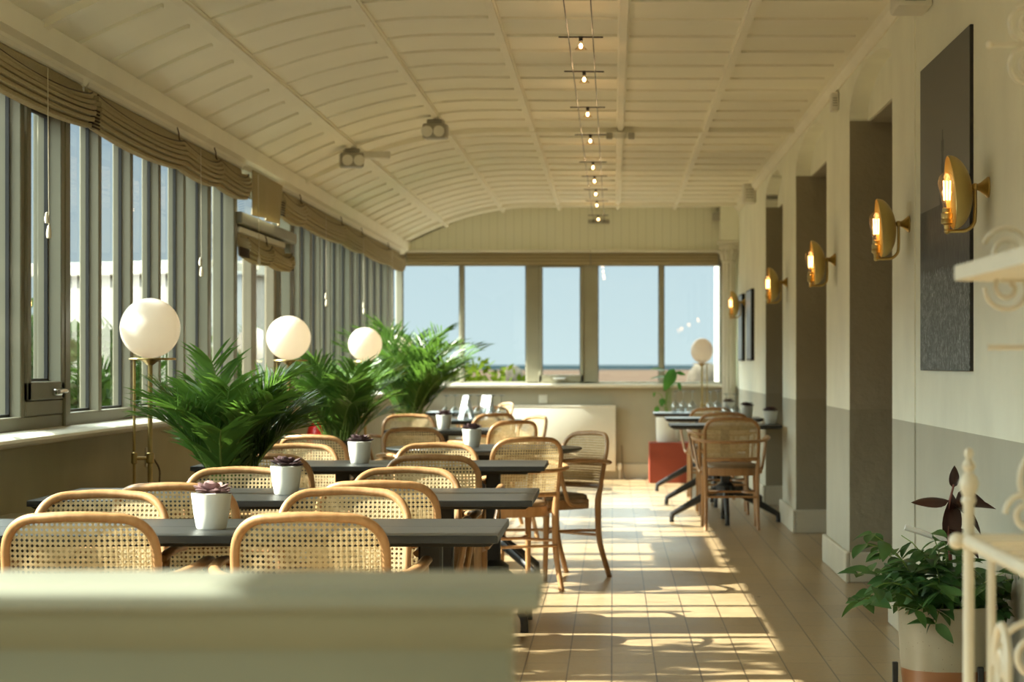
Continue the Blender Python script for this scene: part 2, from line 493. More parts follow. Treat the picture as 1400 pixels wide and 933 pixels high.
# skirting along the piers, returning into the openings
def skirt(name, pieces):
    bm = BM()
    for q in pieces: box(bm, *q, .006)
    return struct(name, bm, M['trim'])
pcs = []
piers = [(Y0, 10.0), (11.88, 13.15), (15.36, 16.55), (18.40, YE)]
for (a, b) in piers:
    a2 = a if a == Y0 else a - .022
    b2 = b if b == YE else b + .022
    pcs.append((XR - .024, XR + .001, a2, b2, 0, .165))
    if a != Y0: pcs.append((XR - .001, XR + TH, a - .022, a + .001, 0, .165))
    if b != YE: pcs.append((XR - .001, XR + TH, b - .001, b + .022, 0, .165))
skirt('baseboard_right', pcs)

# ---- room beyond the openings
bm = BM()
box(bm, 4.4, 4.5, Y0, YE, 0, 2.9); box(bm, XR + TH, 4.5, Y0 - .1, Y0, 0, 2.9); box(bm, XR + TH, 4.5, YE, YE + .1, 0, 2.9)
box(bm, XR + .02, 4.5, Y0 - .1, YE + .1, 2.86, 2.95)
struct('wall_inner', bm, M['jamb'], 0)
# ---- wall behind the camera
bm = BM(); box(bm, -2.4, XR + TH, Y0 - .1, Y0, 0, 2.9)
struct('wall_back', bm, M['wall'], 0)

# ---- left wall: dwarf wall, header, sill
DOOR = (12.72, 14.93)
bm = BM()
for (a, b) in ((Y0, DOOR[0]), (DOOR[1], YE)): box(bm, -2.32, XL, a, b, 0, .90)
box(bm, -2.32, XL, 5.7, YE, 2.27, 2.46); box(bm, -2.32, XL, Y0, 5.7, 2.52, 2.9)
struct('wall_left', bm, M['wall_left'], 0)
for i, (a, b) in enumerate(((Y0, DOOR[0] - .02), (DOOR[1] + .02, YE - .02))):
    bm = BM()
    prism(bm, [(-2.245, .90), (-2.06, .893), (-2.045, .902), (-2.04, .912), (-2.045, .922), (-2.06, .93), (-2.245, .937)], 'y', a, b)
    struct('trim_%d' % (3 + i), bm, M['sill'])
bm = BM()
for (a, b) in ((Y0, DOOR[0]), (DOOR[1], YE)): box(bm, XL, XL + .02, a, b, 0, .14, .004)
struct('baseboard_left', bm, M['trim'])

ZB, ZT, XG = .93, 2.28, -2.248
def left_window(n, ya, yb, panes, casement=None):
    bm = BM()
    pw = .085
    ZT = 2.53 if yb <= 5.7 else 2.28  # out-of-view near windows made taller so sun strikes the half-wall cap
    box(bm, -2.315, -2.185, ya - pw / 2, ya + pw / 2, ZB, ZT, .006)                 # post
    box(bm, -2.30, XL + .002, ya, yb, ZB, ZB + .055, .004)
    box(bm, -2.30, XL + .002, ya, yb, ZT - .06, ZT, .004)
    ys = [lerp(ya, yb, k / panes) for k in range(panes + 1)]
    for y in ys[1:-1]: box(bm, -2.284, -2.20, y - .025, y + .025, ZB + .05, ZT - .05, .004)
    w = struct('window_%d' % n, bm, M['framedark'])
    gk = BM(); gl = BM(); 
    for k in range(panes):
        a = ys[k] + (.043 if k == 0 else .028); b = ys[k + 1] - (.043 if k == panes - 1 else .028)
        z0, z1 = ZB + .055, ZT - .06
        if casement == k:
            fr = BM(); f = .05
            box(fr, -2.285, -2.188, a, a + f, z0 + .06, z1, .004); box(fr, -2.285, -2.188, b - f, b, z0 + .06, z1, .004)
            box(fr, -2.285, -2.188, a, b, z0 + .06, z0 + .13, .004); box(fr, -2.285, -2.188, a, b, z1 - f, z1, .004)
            box(fr, -2.29, -2.195, a, b, z0, z0 + .058, .004)
            c = obj('casement', fr, M['framedark'], w)
            h = BM(); ym = b - .14
            box(h, -2.19, -2.172, ym - .05, ym + .05, z0 + .075, z0 + .10, .004)
            tube(h, smooth_path([(-2.176, ym + .03, z0 + .09), (-2.15, ym + .02, z0 + .092), (-2.148, ym - .05, z0 + .094), (-2.15, ym - .10, z0 + .09)], 4), .008, 8)
            obj('handle', h, M['steel'], c)
            a += f; b -= f; z0 += .13; z1 -= f
        q = .011
        for bx in ((a, a + q, z0, z1), (b - q, b, z0, z1), (a, b, z0, z0 + q), (a, b, z1 - q, z1)):
            box(gk, XG - .007, XG + .007, *bx)
        vs = [gl.verts.new(p) for p in ((XG, a, z0), (XG, b, z0), (XG, b, z1), (XG, a, z1))]
        gl.faces.new(vs)
    obj('gasket', gk, M['gasket'], w, 0)
    obj('pane', gl, M['glass'], w, 0, recalc=False)
    return w
WIN = [(-3.0, -.5, 4, None), (-.5, 2.6, 5, None), (2.6, 5.7, 5, None), (5.7, 8.8, 5, 4), (8.8, 11.9, 5, None), (11.9, 12.66, 1, None),
       (14.98, 15.9, 2, None), (15.9, 18.3, 4, None), (18.3, 21.3, 5, None), (21.3, 22.5, 2, None)]
for i, w in enumerate(WIN): left_window(i + 1, *w)

# glazed porch door in the left wall
bm = BM()
a, b = DOOR
for y in (a, b): box(bm, -2.315, -2.185, y - .05, y + .05, 0, 2.28, .006)
box(bm, -2.315, -2.15, a, b, 2.00, 2.07, .006)
box(bm, -2.30, -2.20, a, b, 2.23, 2.28, .004)
box(bm, -2.30, -2.20, a, b, -.0, .03)
box(bm, -2.305, -2.20, b - .42, b - .37, .03, 2.0, .004)
d = struct('door_1', bm, M['framedark'])
ye = b - .37
for (y0, y1) in ((a + .055, (a + ye) / 2 - .03), ((a + ye) / 2 - .02, ye - .055)):
    lf = BM()
    box(lf, -2.285, -2.225, y0, y0 + .085, .03, 1.995, .005); box(lf, -2.285, -2.225, y1 - .085, y1, .03, 1.995, .005)
    box(lf, -2.283, -2.227, y0, y1, .03, .24, .005); box(lf, -2.283, -2.227, y0, y1, 1.90, 1.995, .005)
    box(lf, -2.28, -2.23, y0, y1, .92, .98, .005)
    L = obj('door_leaf', lf, M['doorframe'], d)
    g1 = BM(); g1.faces.new([g1.verts.new(p) for p in ((-2.257, y0 + .08, .2), (-2.257, y1 - .08, .2), (-2.257, y1 - .08, 1.92), (-2.257, y0 + .08, 1.92))])
    obj('pane', g1, M['glass'], L, 0, recalc=False)
    h = BM(); s_ = 1 if y0 > (a + ye) / 2 - .1 else -1; yh = (a + ye) / 2 + s_ * .04
    tube(h, smooth_path([(-2.225, yh, 1.0), (-2.175, yh, 1.0), (-2.175, yh + .09 * s_, 1.0)], 4), .009, 8)
    obj('handle', h, M['steel'], L)
g1 = BM()
for q in ((a + .05, b - .05, 2.07, 2.23), (b - .37, b - .05, .03, 2.0)):
    g1.faces.new([g1.verts.new(p) for p in ((XG, q[0], q[2]), (XG, q[1], q[2]), (XG, q[1], q[3]), (XG, q[0], q[3]))])
obj('side_pane', g1, M['glass'], d, 0, recalc=False)

# ---- end wall
bm = BM(); box(bm, -2.4, XR + TH, YE, YE + .14, 0, .955)
struct('wall_far', bm, M['wall_end'], 0)
bm = BM()
poly = [(-2.4, 2.335)] + [(-2.4 + .1 * i, ceil_z(-2.4 + .1 * i) + .03) for i in range(18)] + [(XR + .02, 2.83), (XR + .02, 2.335)]
prism(bm, poly, 'y', YE, YE + .14)
struct('trim_5', bm, M['boards'], 0)
bm = BM(); box(bm, 1.13, XR + TH, YE, YE + .14, .955, 2.335)
struct('trim_6', bm, M['wall'], 0)
bm = BM(); box(bm, -2.2, 1.2, YE - .10, YE + .02, .945, .985, .008)
struct('trim_7', bm, M['sill'])
bm = BM(); box(bm, -2.2, XR, YE - .02, YE + .001, 0, .16, .005)
struct('baseboard_far', bm, M['trim'])
bm = BM()
ya, yb = YE + .02, YE + .11
zb, zt = .985, 2.335
for (c, w_) in ((-2.205, .07), (-1.56, .045), (-.83, .135), (-.23, .15), (.50, .05), (1.13, .05)):
    box(bm, c - w_ / 2, c + w_ / 2, ya, yb, zb, zt, .005)
box(bm, -2.2, 1.15, ya, yb, zb - .03, zb + .02, .004); box(bm, -2.2, 1.15, ya, yb, 2.20, zt, .004)
w = struct('window_11', bm, M['frame'])
gl = BM(); gk = BM()
secs = [(-2.17, -1.583), (-1.537, -.898), (-.762, -.305), (-.155, .475), (.525, 1.105)]
for i, (a, b) in enumerate(secs):
    z0, z1 = 1.0, 2.205
    if i == 2:
        fr = BM()
        box(fr, a, a + .03, ya - .015, yb - .02, z0, z1, .004); box(fr, b - .03, b, ya - .015, yb - .02, z0, z1, .004)
        box(fr, a, b, ya - .015, yb - .02, z0, z0 + .075, .004); box(fr, a, b, ya - .015, yb - .02, z1 - .02, z1, .004)
        c = obj('casement', fr, M['frame'], w)
        h = BM(); xm = (a + b) / 2
        box(h, xm - .05, xm + .05, ya - .03, ya - .014, z0 + .02, z0 + .045, .003)
        tube(h, [(xm + .03, ya - .03, z0 + .033), (xm + .03, ya - .055, z0 + .035), (xm - .08, ya - .055, z0 + .037)], .007, 8)
        obj('handle', h, M['steel'], c)
        a += .03; b -= .03; z0 += .075; z1 -= .02
    gl.faces.new([gl.verts.new(p) for p in ((a, ya + .04, z0), (b, ya + .04, z0), (b, ya + .04, z1), (a, ya + .04, z1))])
    for bx in ((a, a + .008, z0, z1), (b - .008, b, z0, z1)):
        box(gk, bx[0], bx[1], ya + .03, ya + .05, bx[2], bx[3])
obj('pane', gl, M['glass'], w, 0, recalc=False)
obj('gasket', gk, M['gasket'], w, 0)

# corner column with a carved capital at the end of the right wall
bm = BM()
cx, cy, cr = 1.185, 22.43, .062
prof = [(.09, 0), (.09, .10), (.08, .12), (cr, .15)]
n = 40
base = lathe(bm, [(.095, 0), (.095, .09), (.08, .12), (.07, .15)], 24, (cx, cy, 0))
rings = []
for z in (.14, 2.24):
    rings.append([bm.verts.new((cx + (cr + (.007 if k % 4 < 2 else -.004)) * math.cos(2 * PI * k / n), cy + (cr + (.007 if k % 4 < 2 else -.004)) * math.sin(2 * PI * k / n), z)) for k in range(n)])
for k in range(n): bm.faces.new((rings[0][k], rings[0][(k + 1) % n], rings[1][(k + 1) % n], rings[1][k]))
colm = obj('column', bm, M['white'], None, 20, 'structure')
bm = BM()
lathe(bm, [(.068, 2.22), (.078, 2.235), (.068, 2.25), (.070, 2.27), (.078, 2.33), (.098, 2.40), (.10, 2.41), (.06, 2.42)], 28, (cx, cy, 0))
for k in range(10):
    a = 2 * PI * k / 10
    tube(bm, smooth_path([(cx + .07 * math.cos(a), cy + .07 * math.sin(a), 2.25), (cx + .082 * math.cos(a), cy + .082 * math.sin(a), 2.31), (cx + .112 * math.cos(a), cy + .112 * math.sin(a), 2.345), (cx + .118 * math.cos(a), cy + .118 * math.sin(a), 2.32)], 4), [.018] * 4 + [.016] * 4 + [.012] * 5, 6)
for k in range(4):
    a = PI / 4 + k * PI / 2
    tube(bm, [(cx + .105 * math.cos(a) + .02 * math.cos(t), cy + .105 * math.sin(a), 2.39 + .02 * math.sin(t)) for t in [i * PI / 4 for i in range(9)]], .012, 6)
box(bm, cx - .115, cx + .095, cy - .115, cy + .115, 2.415, 2.45, .008)
obj('capital', bm, M['white'], colm, 30, 'structure')
bm = BM(); box(bm, cx - .09, cx + .094, cy - .10, cy + .16, 2.45, 2.80)
obj('entablature_block', bm, M['wall'], colm, 0, 'structure')

# ================================================================== OUTSIDE
bm = BM(); grid(bm, [[(x, y, -.11) for x in (-400, -60, -10, 0, 10, 60, 400)] for y in (-60, 0, 23, 60, 150, 548)])
o = struct('ground', bm, M['beach'], 0)
bm = BM(); grid(bm, [[(x, y, -.14) for x in (-6000, -400, 400, 6000)] for y in (500, 1500, 9000)])
o = struct('sea', bm, M['sea'], 0)
# white outbuilding seen through the left windows
t = thing('outbuilding', 'white rendered outbuilding with flat dark roof beyond the left windows', 'building', (-6.3, 28.4, -.11), R(-30))
bm = BM(); box(bm, -1.45, 1.30, 0, 3.2, 0, 2.45); obj('wall', bm, M['render'], t, 0)
bm = BM(); box(bm, -1.55, 1.40, -.12, 3.3, 2.45, 2.62, .01); obj('roof', bm, M['greyplastic'], t, 0)
# sunlit white wing of the building beyond the end window
bm = BM(); box(bm, 1.32, 4.4, YE + .3, 28.6, -.11, 3.9)
wing = tag(obj('annex', bm, M['render'], None, 0), 'sunlit white annex wall seen at right edge of end window', 'building')
bm = BM(); box(bm, 1.25, 4.5, YE + .25, 28.7, 3.9, 4.02, .01); obj('parapet', bm, M['render'], wing, 0)
# boulders on the beach
def boulder(c, r, label, sd):
    random.seed(sd)
    bm = BM(); bmesh.ops.create_icosphere(bm, subdivisions=4, radius=r)
    from mathutils import noise
    for v_ in bm.verts:
        n_ = v_.co.normalized(); v_.co *= 1 + .09 * noise.noise(n_ * 1.6 + V(sd, 0, 0)) + .03 * noise.noise(n_ * 6)
        v_.co.z = max(v_.co.z, -c[2] - .15)
    o = obj('boulder', bm, M['stone']); o.location = c
    tag(o, label, 'rock', 'boulders on the beach')
boulder((-4.42, 95, .55), .60, 'round pale boulder outside, beside the thick post left of the middle pane', 3)
boulder((3.96, 95, .55), .74, 'round pale boulder outside, below the globe lamp in the end window', 5)
# shrubs
def leaf_cloud(name, c, rad, count, size, mat, label, sd, group=None, low=0):
    rnd = random.Random(sd)
    t = thing(name, label, name, (c[0], c[1], -.11), 0, group)
    bm = BM()
    for i in range(count):
        d_ = V(rnd.gauss(0, 1), rnd.gauss(0, 1), rnd.gauss(0, 1)).normalized() * (rnd.random() ** .45)
        p = V(d_.x * rad[0], d_.y * rad[1], c[2] + .11 + d_.z * rad[2])
        if p.z < low: continue
        ax = V(rnd.gauss(0, 1), rnd.gauss(0, 1), rnd.gauss(.4, 1)).normalized()
        sd_ = ax.orthogonal().normalized(); sd_.rotate(Matrix.Rotation(rnd.random() * 6.28, 3, ax))
        L = size * rnd.uniform(.7, 1.3); W = L * .28
        a = bm.verts.new(p); b = bm.verts.new(p + ax * L * .5 + sd_ * W); c_ = bm.verts.new(p + ax * L); e = bm.verts.new(p + ax * L * .5 - sd_ * W)
        bm.faces.new((a, b, c_, e))
    obj('foliage', bm, mat, t, 0)
    bm = BM()
    for k in range(6):
        a = rnd.random() * 6.28
        tip = V(math.cos(a) * rad[0] * .6, math.sin(a) * rad[1] * .6, c[2] + .11 + rad[2] * .3)
        tube(bm, smooth_path([(.05 * math.cos(a), .05 * math.sin(a), 0), (tip.x * .4, tip.y * .4, tip.z * .5), tip], 4), [.025 - .002 * j for j in range(9)], 6)
    obj('stem', bm, M['bark'], t)
    return t
leaf_cloud('shrub', (-1.62, 24.6, .62), (.75, .55, .62), 1500, .11, M['yshrub'], 'bright yellow green shrub outside the end window behind the palm', 1)
leaf_cloud('shrub', (-1.60, 26.2, .62), (.34, .5, .34), 600, .10, M['shrub'], 'low green shrub outside end window, left of the round boulder', 2)
for i, (x, y, h, lab) in enumerate(((-3.85, 13.6, .55, 'green shrub outside the left windows, behind the nearest globe lamp'),
                               (-3.9, 15.8, .5, 'green shrub outside the left windows, right of the nearest globe lamp'),
                               (-3.9, 18.2, .55, 'green shrub outside the porch door glass'),
                               (-4.1, 21.0, .55, 'green shrub outside the left windows beyond the porch door'))):
    leaf_cloud('shrub', (x, y, h + .22), (.75, 1.0, .82), 2200, .13, M['shrub'], lab, 10 + i, group='shrubs along the veranda')
leaf_cloud('shrub', (-3.8, 11.2, .7), (.6, .9, .75), 1700, .13, M['shrub'], 'green shrub outside the casement with the chrome handle', 19, group='shrubs along the veranda')
# a loose tree whose leaves dapple the floor by the half wall
leaf_cloud('tree', (-5.2, 8.6, 3.5), (1.0, .75, 1.0), 520, .22, M['shrub'], 'sparse leafy tree outside the left windows, dappling the foreground floor', 31)
# ================================================================== CHAIRS
HW, ZTOP, SAG, LEAN = .1925, .797, .045, .21
def back_pt(x, z):
    """point of the back surface (chair faces +y)"""
    u = x / .2
    return V(x, -.205 - LEAN * (z - .46) - SAG * (1 - u * u), z)
def hoop_outline(k=60):
    """centre line of the bent hoop in (x, z), from left bottom over the top to right bottom"""
    pts = []
    rx, rz = .108, .112
    for i in range(8): pts.append((-HW + .004 * (1 - i / 7), lerp(.42, ZTOP - rz, i / 8)))
    for i in range(13):
        a = PI / 2 * i / 12
        e = .80
        pts.append((-HW + rx - rx * math.cos(a) ** e, ZTOP - rz + (rz - .004) * math.sin(a) ** e))
    for i in range(1, 8):
        x = lerp(-HW + rx, HW - rx, i / 8)
        pts.append((x, ZTOP - .004 * (abs(x) / (HW - rx)) ** 2))
    return pts + [(-x, z) for (x, z) in pts[:21][::-1]]
HOOP = hoop_outline()
def hoop_half_width(z):
    for (p, q) in zip(HOOP[:22], HOOP[1:22]):
        if p[1] <= z <= q[1] + 1e-9: return -lerp(p[0], q[0], (z - p[1]) / max(1e-9, q[1] - p[1]))
    return 0 if z > ZTOP - .006 else HW
def inside(x, z): return .512 < z < ZTOP and abs(x) < hoop_half_width(z)

def cane_bm():
    bm = BM(); p = .0138
    def ribbon(pts, w, off):
        if len(pts) < 2: return
        prev = None
        for i, (x, z) in enumerate(pts):
            a = pts[max(0, i - 1)]; b = pts[min(len(pts) - 1, i + 1)]
            dx, dz = b[0] - a[0], b[1] - a[1]; L = math.hypot(dx, dz) or 1
            nx, nz = -dz / L * w / 2, dx / L * w / 2
            q = []
            for s in (-1, 1):
                P = back_pt(x + s * nx, z + s * nz); P.y += off; q.append(bm.verts.new(P))
            if prev: bm.faces.new((prev[0], prev[1], q[1], q[0]))
            prev = q
    def run(fn, t0, t1, w, off, k=150):
        cur = []
        segs = []
        for i in range(k + 1):
            t = lerp(t0, t1, i / k); P = fn(t)
            if inside(*P): cur.append(P)
            elif cur: segs.append(cur); cur = []
        if cur: segs.append(cur)
        for s in segs:
            if len(s) > 2:
                step = max(1, len(s) // 12)
                ss = s[::step]
                if ss[-1] != s[-1]: ss.append(s[-1])
                ribbon(ss, w, off)
    for i in range(-15, 16): run(lambda t, x=i * p: (x, t), .50, .81, .0040, .0008)
    for j in range(0, 24): run(lambda t, z=.507 + j * p: (t, z), -.21, .21, .0040, -.0006)
    for k in range(-40, 60):
        c = (k + .5) * p
        run(lambda t, c=c: (t, .507 + c - t), -.21, .21, .0027, .0002)
        run(lambda t, c=c: (t, .507 + c + t), -.21, .21, .0027, 0)
    return bm

def make_chair(label, group):
    t = thing('cane_armchair', label, 'chair', group=group)
    W = M['wood']
    bm = BM(); pts = [back_pt(x, z) for (x, z) in HOOP]
    tube(bm, pts, (.0115, .0130), 10, up=(0, 1, .2)); obj('back_hoop', bm, W, t, 50)
    bm = BM(); tube(bm, [back_pt(x, .505) for x in [lerp(-HW, HW, i / 10) for i in range(11)]], (.013, .010), 8, up=(0, 0, 1)); obj('back_rail', bm, W, t, 50)
    obj('cane_panel', cane_bm(), M['cane'], t, 0, recalc=False)
    # seat frame: rounded trapezoid ring
    def seat_outline(s=1.0, n=44):
        o = []
        for i in range(n):
            a = 2 * PI * i / n
            ex = .62
            x = abs(math.cos(a)) ** ex * (1 if math.cos(a) >= 0 else -1); y = abs(math.sin(a)) ** ex * (1 if math.sin(a) >= 0 else -1)
            hw = lerp(.188, .222, (y + 1) / 2)
            o.append((x * hw * s, y * .215 * s + .01))
        return o
    bm = BM(); so = seat_outline(); prism(bm, so, 'z', .385, .438)
    bmesh.ops.bevel(bm, geom=[e for e in bm.edges if abs(e.verts[0].co.z - e.verts[1].co.z) < 1e-6], offset=.006, segments=2, affect='EDGES')
    obj('seat_frame', bm, W, t, 40)
    bm = BM(); rows = []
    for (s, z) in ((.94, .432), (.965, .444), (.95, .457), (.88, .466), (.7, .471), (.4, .474), (.02, .475)):
        o = seat_outline(s); rows.append([(x, y, z) for x, y in o] + [(o[0][0], o[0][1], z)])
    grid(bm, rows); bmesh.ops.remove_doubles(bm, verts=bm.verts[:], dist=1e-5)
    obj('seat_cushion', bm, M['cushion'], t, 60)
    for s in (-1, 1):
        bm = BM(); tube(bm, smooth_path([(s * .188, .165, .43), (s * .190, .170, .25), (s * .194, .182, 0)], 5), [.0195 - .0007 * i for i in range(11)], 10); obj('leg', bm, W, t, 50)
        top = back_pt(s * HW, .56)
        bm = BM()
        path = smooth_path([(s * (HW - .002), top.y + .004, .52), (s * (HW - .004), -.205, .45), (s * .184, -.205, .36), (s * .183, -.218, .20), (s * .188, -.285, 0)], 5)
        tube(bm, path, [(.012 + .007 * min(1, i / 6) - .004 * max(0, (i - 8) / 12), .014 + .004 * min(1, i / 6) - .004 * max(0, (i - 8) / 12)) for i in range(len(path))], 10, up=(0, 1, 0)); obj('leg', bm, W, t, 50)
        # arm support: bends down from the arm and bolts on the seat side
        bm = BM()
        tube(bm, smooth_path([(s * .262, .115, .646), (s * .262, .13, .61), (s * .250, .10, .53), (s * .232, .05, .435), (s * .222, 0, .412), (s * .216, -.09, .408)], 5), (.011, .013), 8, up=(1, 0, 0)); obj('arm_support', bm, W, t, 50)
    # arm hoop running round behind the back
    bm = BM()
    arm = smooth_path([(-.255, .150, .640), (-.268, .11, .655), (-.272, .0, .658), (-.266, -.12, .652), (-.235, -.235, .642), (-.15, -.298, .632), (0, -.322, .628),
                       (.15, -.298, .632), (.235, -.235, .642), (.266, -.12, .652), (.272, 0, .658), (.268, .11, .655), (.255, .150, .640)], 4)
    tube(bm, arm, (.0115, .0165), 10, up=(0, 0, 1)); obj('armrest', bm, W, t, 50)
    # bowed stretchers
    bm = BM()
    tube(bm, smooth_path([(-.190, .17, .262), (-.12, .08, .262), (-.09, 0, .262), (-.12, -.12, .262), (-.183, -.215, .262)], 5), (.008, .011), 8, up=(0, 0, 1)); obj('stretcher', bm, W, t, 50)
    bm = BM()
    tube(bm, smooth_path([(.190, .17, .262), (.12, .08, .262), (.09, 0, .262), (.12, -.12, .262), (.183, -.215, .262)], 5), (.008, .011), 8, up=(0, 0, 1)); obj('stretcher', bm, W, t, 50)
    bm = BM(); tube(bm, [(-.09, 0, .262), (.09, 0, .262)], (.008, .010), 8); obj('stretcher', bm, W, t, 50)
    bm = BM(); tube(bm, [back_pt(0, 0) * 0 + V(x, -.225, .235) for x in (-.183, 0, .183)], (.008, .010), 8); obj('stretcher', bm, W, t, 50)
    return t

G1 = 'cane armchairs at the left hand tables'; G2 = 'cane armchairs at the right hand tables'
CH = []   # (xback, dback, facing vector, label, group)
F, T = (0, 1), (0, -1)
CH += [
 (-1.354, 5.55, F, 'cane-backed wooden armchair nearest the camera at far left, cut by the picture edge', G1),
 (-.770, 5.55, F, 'cane-backed wooden armchair before right half of the frontmost table, back to us', G1),
 (-1.510, 6.50, T, 'pale sunlit cane armchair facing us at left, behind the frontmost table', G1),
 (-.810, 6.65, T, 'pale sunlit cane armchair facing us at right, behind the frontmost table', G1),
 (-1.390, 6.94, F, 'cane armchair with its back to us at the second table, behind the front pot', G1),
 (-.762, 7.08, F, 'cane armchair with its back to us at right of the second table', G1),
 (-1.355, 7.985, T, 'pale cane armchair facing us at left, beyond the second table, below the nearest palm', G1),
 (-.750, 7.985, T, 'pale cane armchair facing us at right, beyond the second table', G1),
 (-1.468, 9.25, (.2, .98), 'turned cane armchair with its back to us, behind the second table pot', G1),
 (-.750, 9.10, F, 'cane armchair with its back to us at right of the third table', G1),
 (-1.490, 10.37, T, 'pale cane armchair facing us at left, beyond the third table', G1),
 (-.838, 10.47, T, 'pale cane armchair facing us at right, beyond third table, before the round table', G1),
 (-1.610, 11.68, (.3, .95), 'cane armchair left of the round table with thick curved hoop, below the second palm', G1),
 (-.430, 11.33, (-.42, .908), 'tall-standing cane armchair with its whole back and legs in view, right front of round table', G1),
 (-.130, 12.33, (-.76, -.65), 'sunlit cane armchair turned sideways in the aisle, right of the round table', G1),
 (-1.200, 13.06, (.45, -.89), 'shaded cane armchair facing us beyond the left of the round table', G1),
 (-1.540, 16.57, T, 'cane armchair facing us in front of the farthest palm stems', G1),
 (-.650, 14.72, (-.6, .8), 'cane armchair angled to the right front corner of the table behind the round table', G1),
 (-.560, 16.10, (-.85, -.53), 'white sunlit chair back facing left, before the end wall radiator', G1),
 (-.900, 16.90, (-.6, .8), 'cane armchair angled at near right corner of the table with stacked glasses', G1),
 (-1.140, 20.00, F, 'farthest cane armchair with its back to us at the last left table', G1),
 (-1.040, 21.60, (-.9, -.43), 'farthest white sunlit chair back, below end wall window', G1),
 (.848, 15.60, F, 'cane armchair with its back to us at the nearest right hand table', G2),
 (.871, 17.20, F, 'cane armchair at the middle right hand table, partly hidden behind another', G2),
 (.866, 19.15, F, 'cane armchair at the farthest right hand table, mostly hidden behind two others', G2)]
first = None
for (x, d, f, lab, grp) in CH:
    L = math.hypot(*f); fx, fy = f[0] / L, f[1] / L
    rz = math.atan2(-fx, fy)
    loc = (x + fx * .30, d * K + fy * .30, 0)
    if first is None:
        first = make_chair(lab, grp); first.location = loc; first.rotation_euler = (0, 0, rz)
    else: DONE.add(dup(first, loc, rz, lab, grp).name)
DONE.add(first.name)

# ================================================================== TABLES
def base_part(t, x, feet, zt, r=.40):
    bm = BM()
    box(bm, x - .032, x + .032, -.032, .032, .20, zt, .006)
    lathe(bm, [(.065, .195), (.07, .20), (.07, .275), (.035, .30)], 20, (x, 0, 0))
    c = obj('column', bm, M['blackmetal'], t)
    bm = BM(); box(bm, x - .16, x + .16, -.16, .16, zt - .012, zt, .003); obj('top_plate', bm, M['blackmetal'], t)
    for a in feet:
        bm = BM(); ca, sa = math.cos(a), math.sin(a)
        path = [(x + q * ca, q * sa, z) for q, z in ((.04, .245), (.12, .215), (.30, .115), (r - .035, .078), (r - .005, .06), (r, .03), (r, 0))]
        tube(bm, path, [(.032, .022), (.03, .021), (.024, .019), (.021, .018), (.02, .018), (.017, .017), (.018, .018)], 10); obj('foot', bm, M['blackmetal'], t)
def table(name, label, x0, x1, y0, y1, cols, grp, h=.735, round_=False):
    y0, y1 = y0 * K, y1 * K
    cx, cy = (x0 + x1) / 2, (y0 + y1) / 2
    t = thing(name, label, 'table', (cx, cy, 0), 0, grp); DONE.add(t.name)
    hx, hy = (x1 - x0) / 2, (y1 - y0) / 2
    bm = BM()
    if round_:
        lathe(bm, [(0, h - .026), (hx - .03, h - .026), (hx - .004, h - .012), (hx, h - .006), (hx - .003, h), (0, h)], 64, cap=False)
    else:
        # planked top with a chamfered under-edge
        def ring(i, z): return [(-hx + i, -hy + i, z), (hx - i, -hy + i, z), (hx - i, hy - i, z), (-hx + i, hy - i, z)]
        rs = [[bm.verts.new(p) for p in ring(i, z)] for i, z in ((.022, h - .030), (.012, h - .022), (0, h - .020), (0, h - .002), (.002, h))]
        for A, B in zip(rs, rs[1:]):
            for k in range(4): bm.faces.new((A[k], A[(k + 1) % 4], B[(k + 1) % 4], B[k]))
        bm.faces.new(rs[0][::-1])
        # two boards with a fine groove between
        top = rs[-1]; y = .012
        a = [bm.verts.new((sx * (hx - .002), yy, h)) for yy in (y - .003, y + .003) for sx in (-1, 1)]
        g_ = [bm.verts.new((sx * (hx - .002), y, h - .004)) for sx in (-1, 1)]
        bm.faces.new((top[0], top[1], a[1], a[0])); bm.faces.new((a[2], a[3], top[2], top[3]))
        bm.faces.new((a[0], a[1], g_[1], g_[0])); bm.faces.new((g_[0], g_[1], a[3], a[2]))
    obj('table_top', bm, M['blackwood'], t, 25)
    for c in cols:
        feet = [k * PI / 2 for k in range(4)] if len(cols) == 1 and not round_ else ([PI / 4 + k * PI / 2 for k in range(4)] if round_ else [PI / 2, -PI / 2, PI / 4 * 3, -PI / 4, ] if False else [R(62), R(118), R(-62), R(-118)])
        base_part(t, c - cx, feet, h - .026 - (.0 if round_ else .006), .40 if len(cols) == 1 else .32)
    return t
TG = 'black dining tables on the left'; TR = 'black dining tables on the right'
table('dining_table', 'long black plank-topped table nearest the camera, behind the two front chairs', -1.92, -.30, 5.71, 6.34, (-1.62, -.50), TG)
table('dining_table', 'second long black table from the camera, its right end beside bare floor', -1.92, -.265, 7.185, 7.915, (-1.55, -.58), TG)
table('dining_table', 'third black table, just in front of the round table', -1.85, -.30, 9.60, 10.23, (-1.22, -.54), TG)
table('round_table', 'round black table with a white pot, between third table and farther square ones', -1.25, -.17, 11.56, 12.64, (-.71,), TG, .725, True)
table('dining_table', 'black table behind the round table, holding the farthest white pot', -1.55, -.78, 14.85, 15.55, (-1.17,), TG)
table('dining_table', 'black table holding upturned wine glasses before the farthest left chairs', -1.40, -.68, 17.40, 18.10, (-1.04,), TG)
table('dining_table', 'last black table on the left, close to the end window', -1.75, -1.0, 20.45, 21.15, (-1.38,), TG)
table('dining_table', 'nearest black table on the right, with spread four-toed foot in plain view', .425, 1.245, 16.10, 16.80, (.84,), TR)
table('dining_table', 'middle black table of the three on the right', .44, 1.245, 18.15, 18.82, (.85,), TR)
table('dining_table', 'farthest black table on the right, before the red plinth', .376, 1.245, 20.10, 20.80, (.81,), TR)

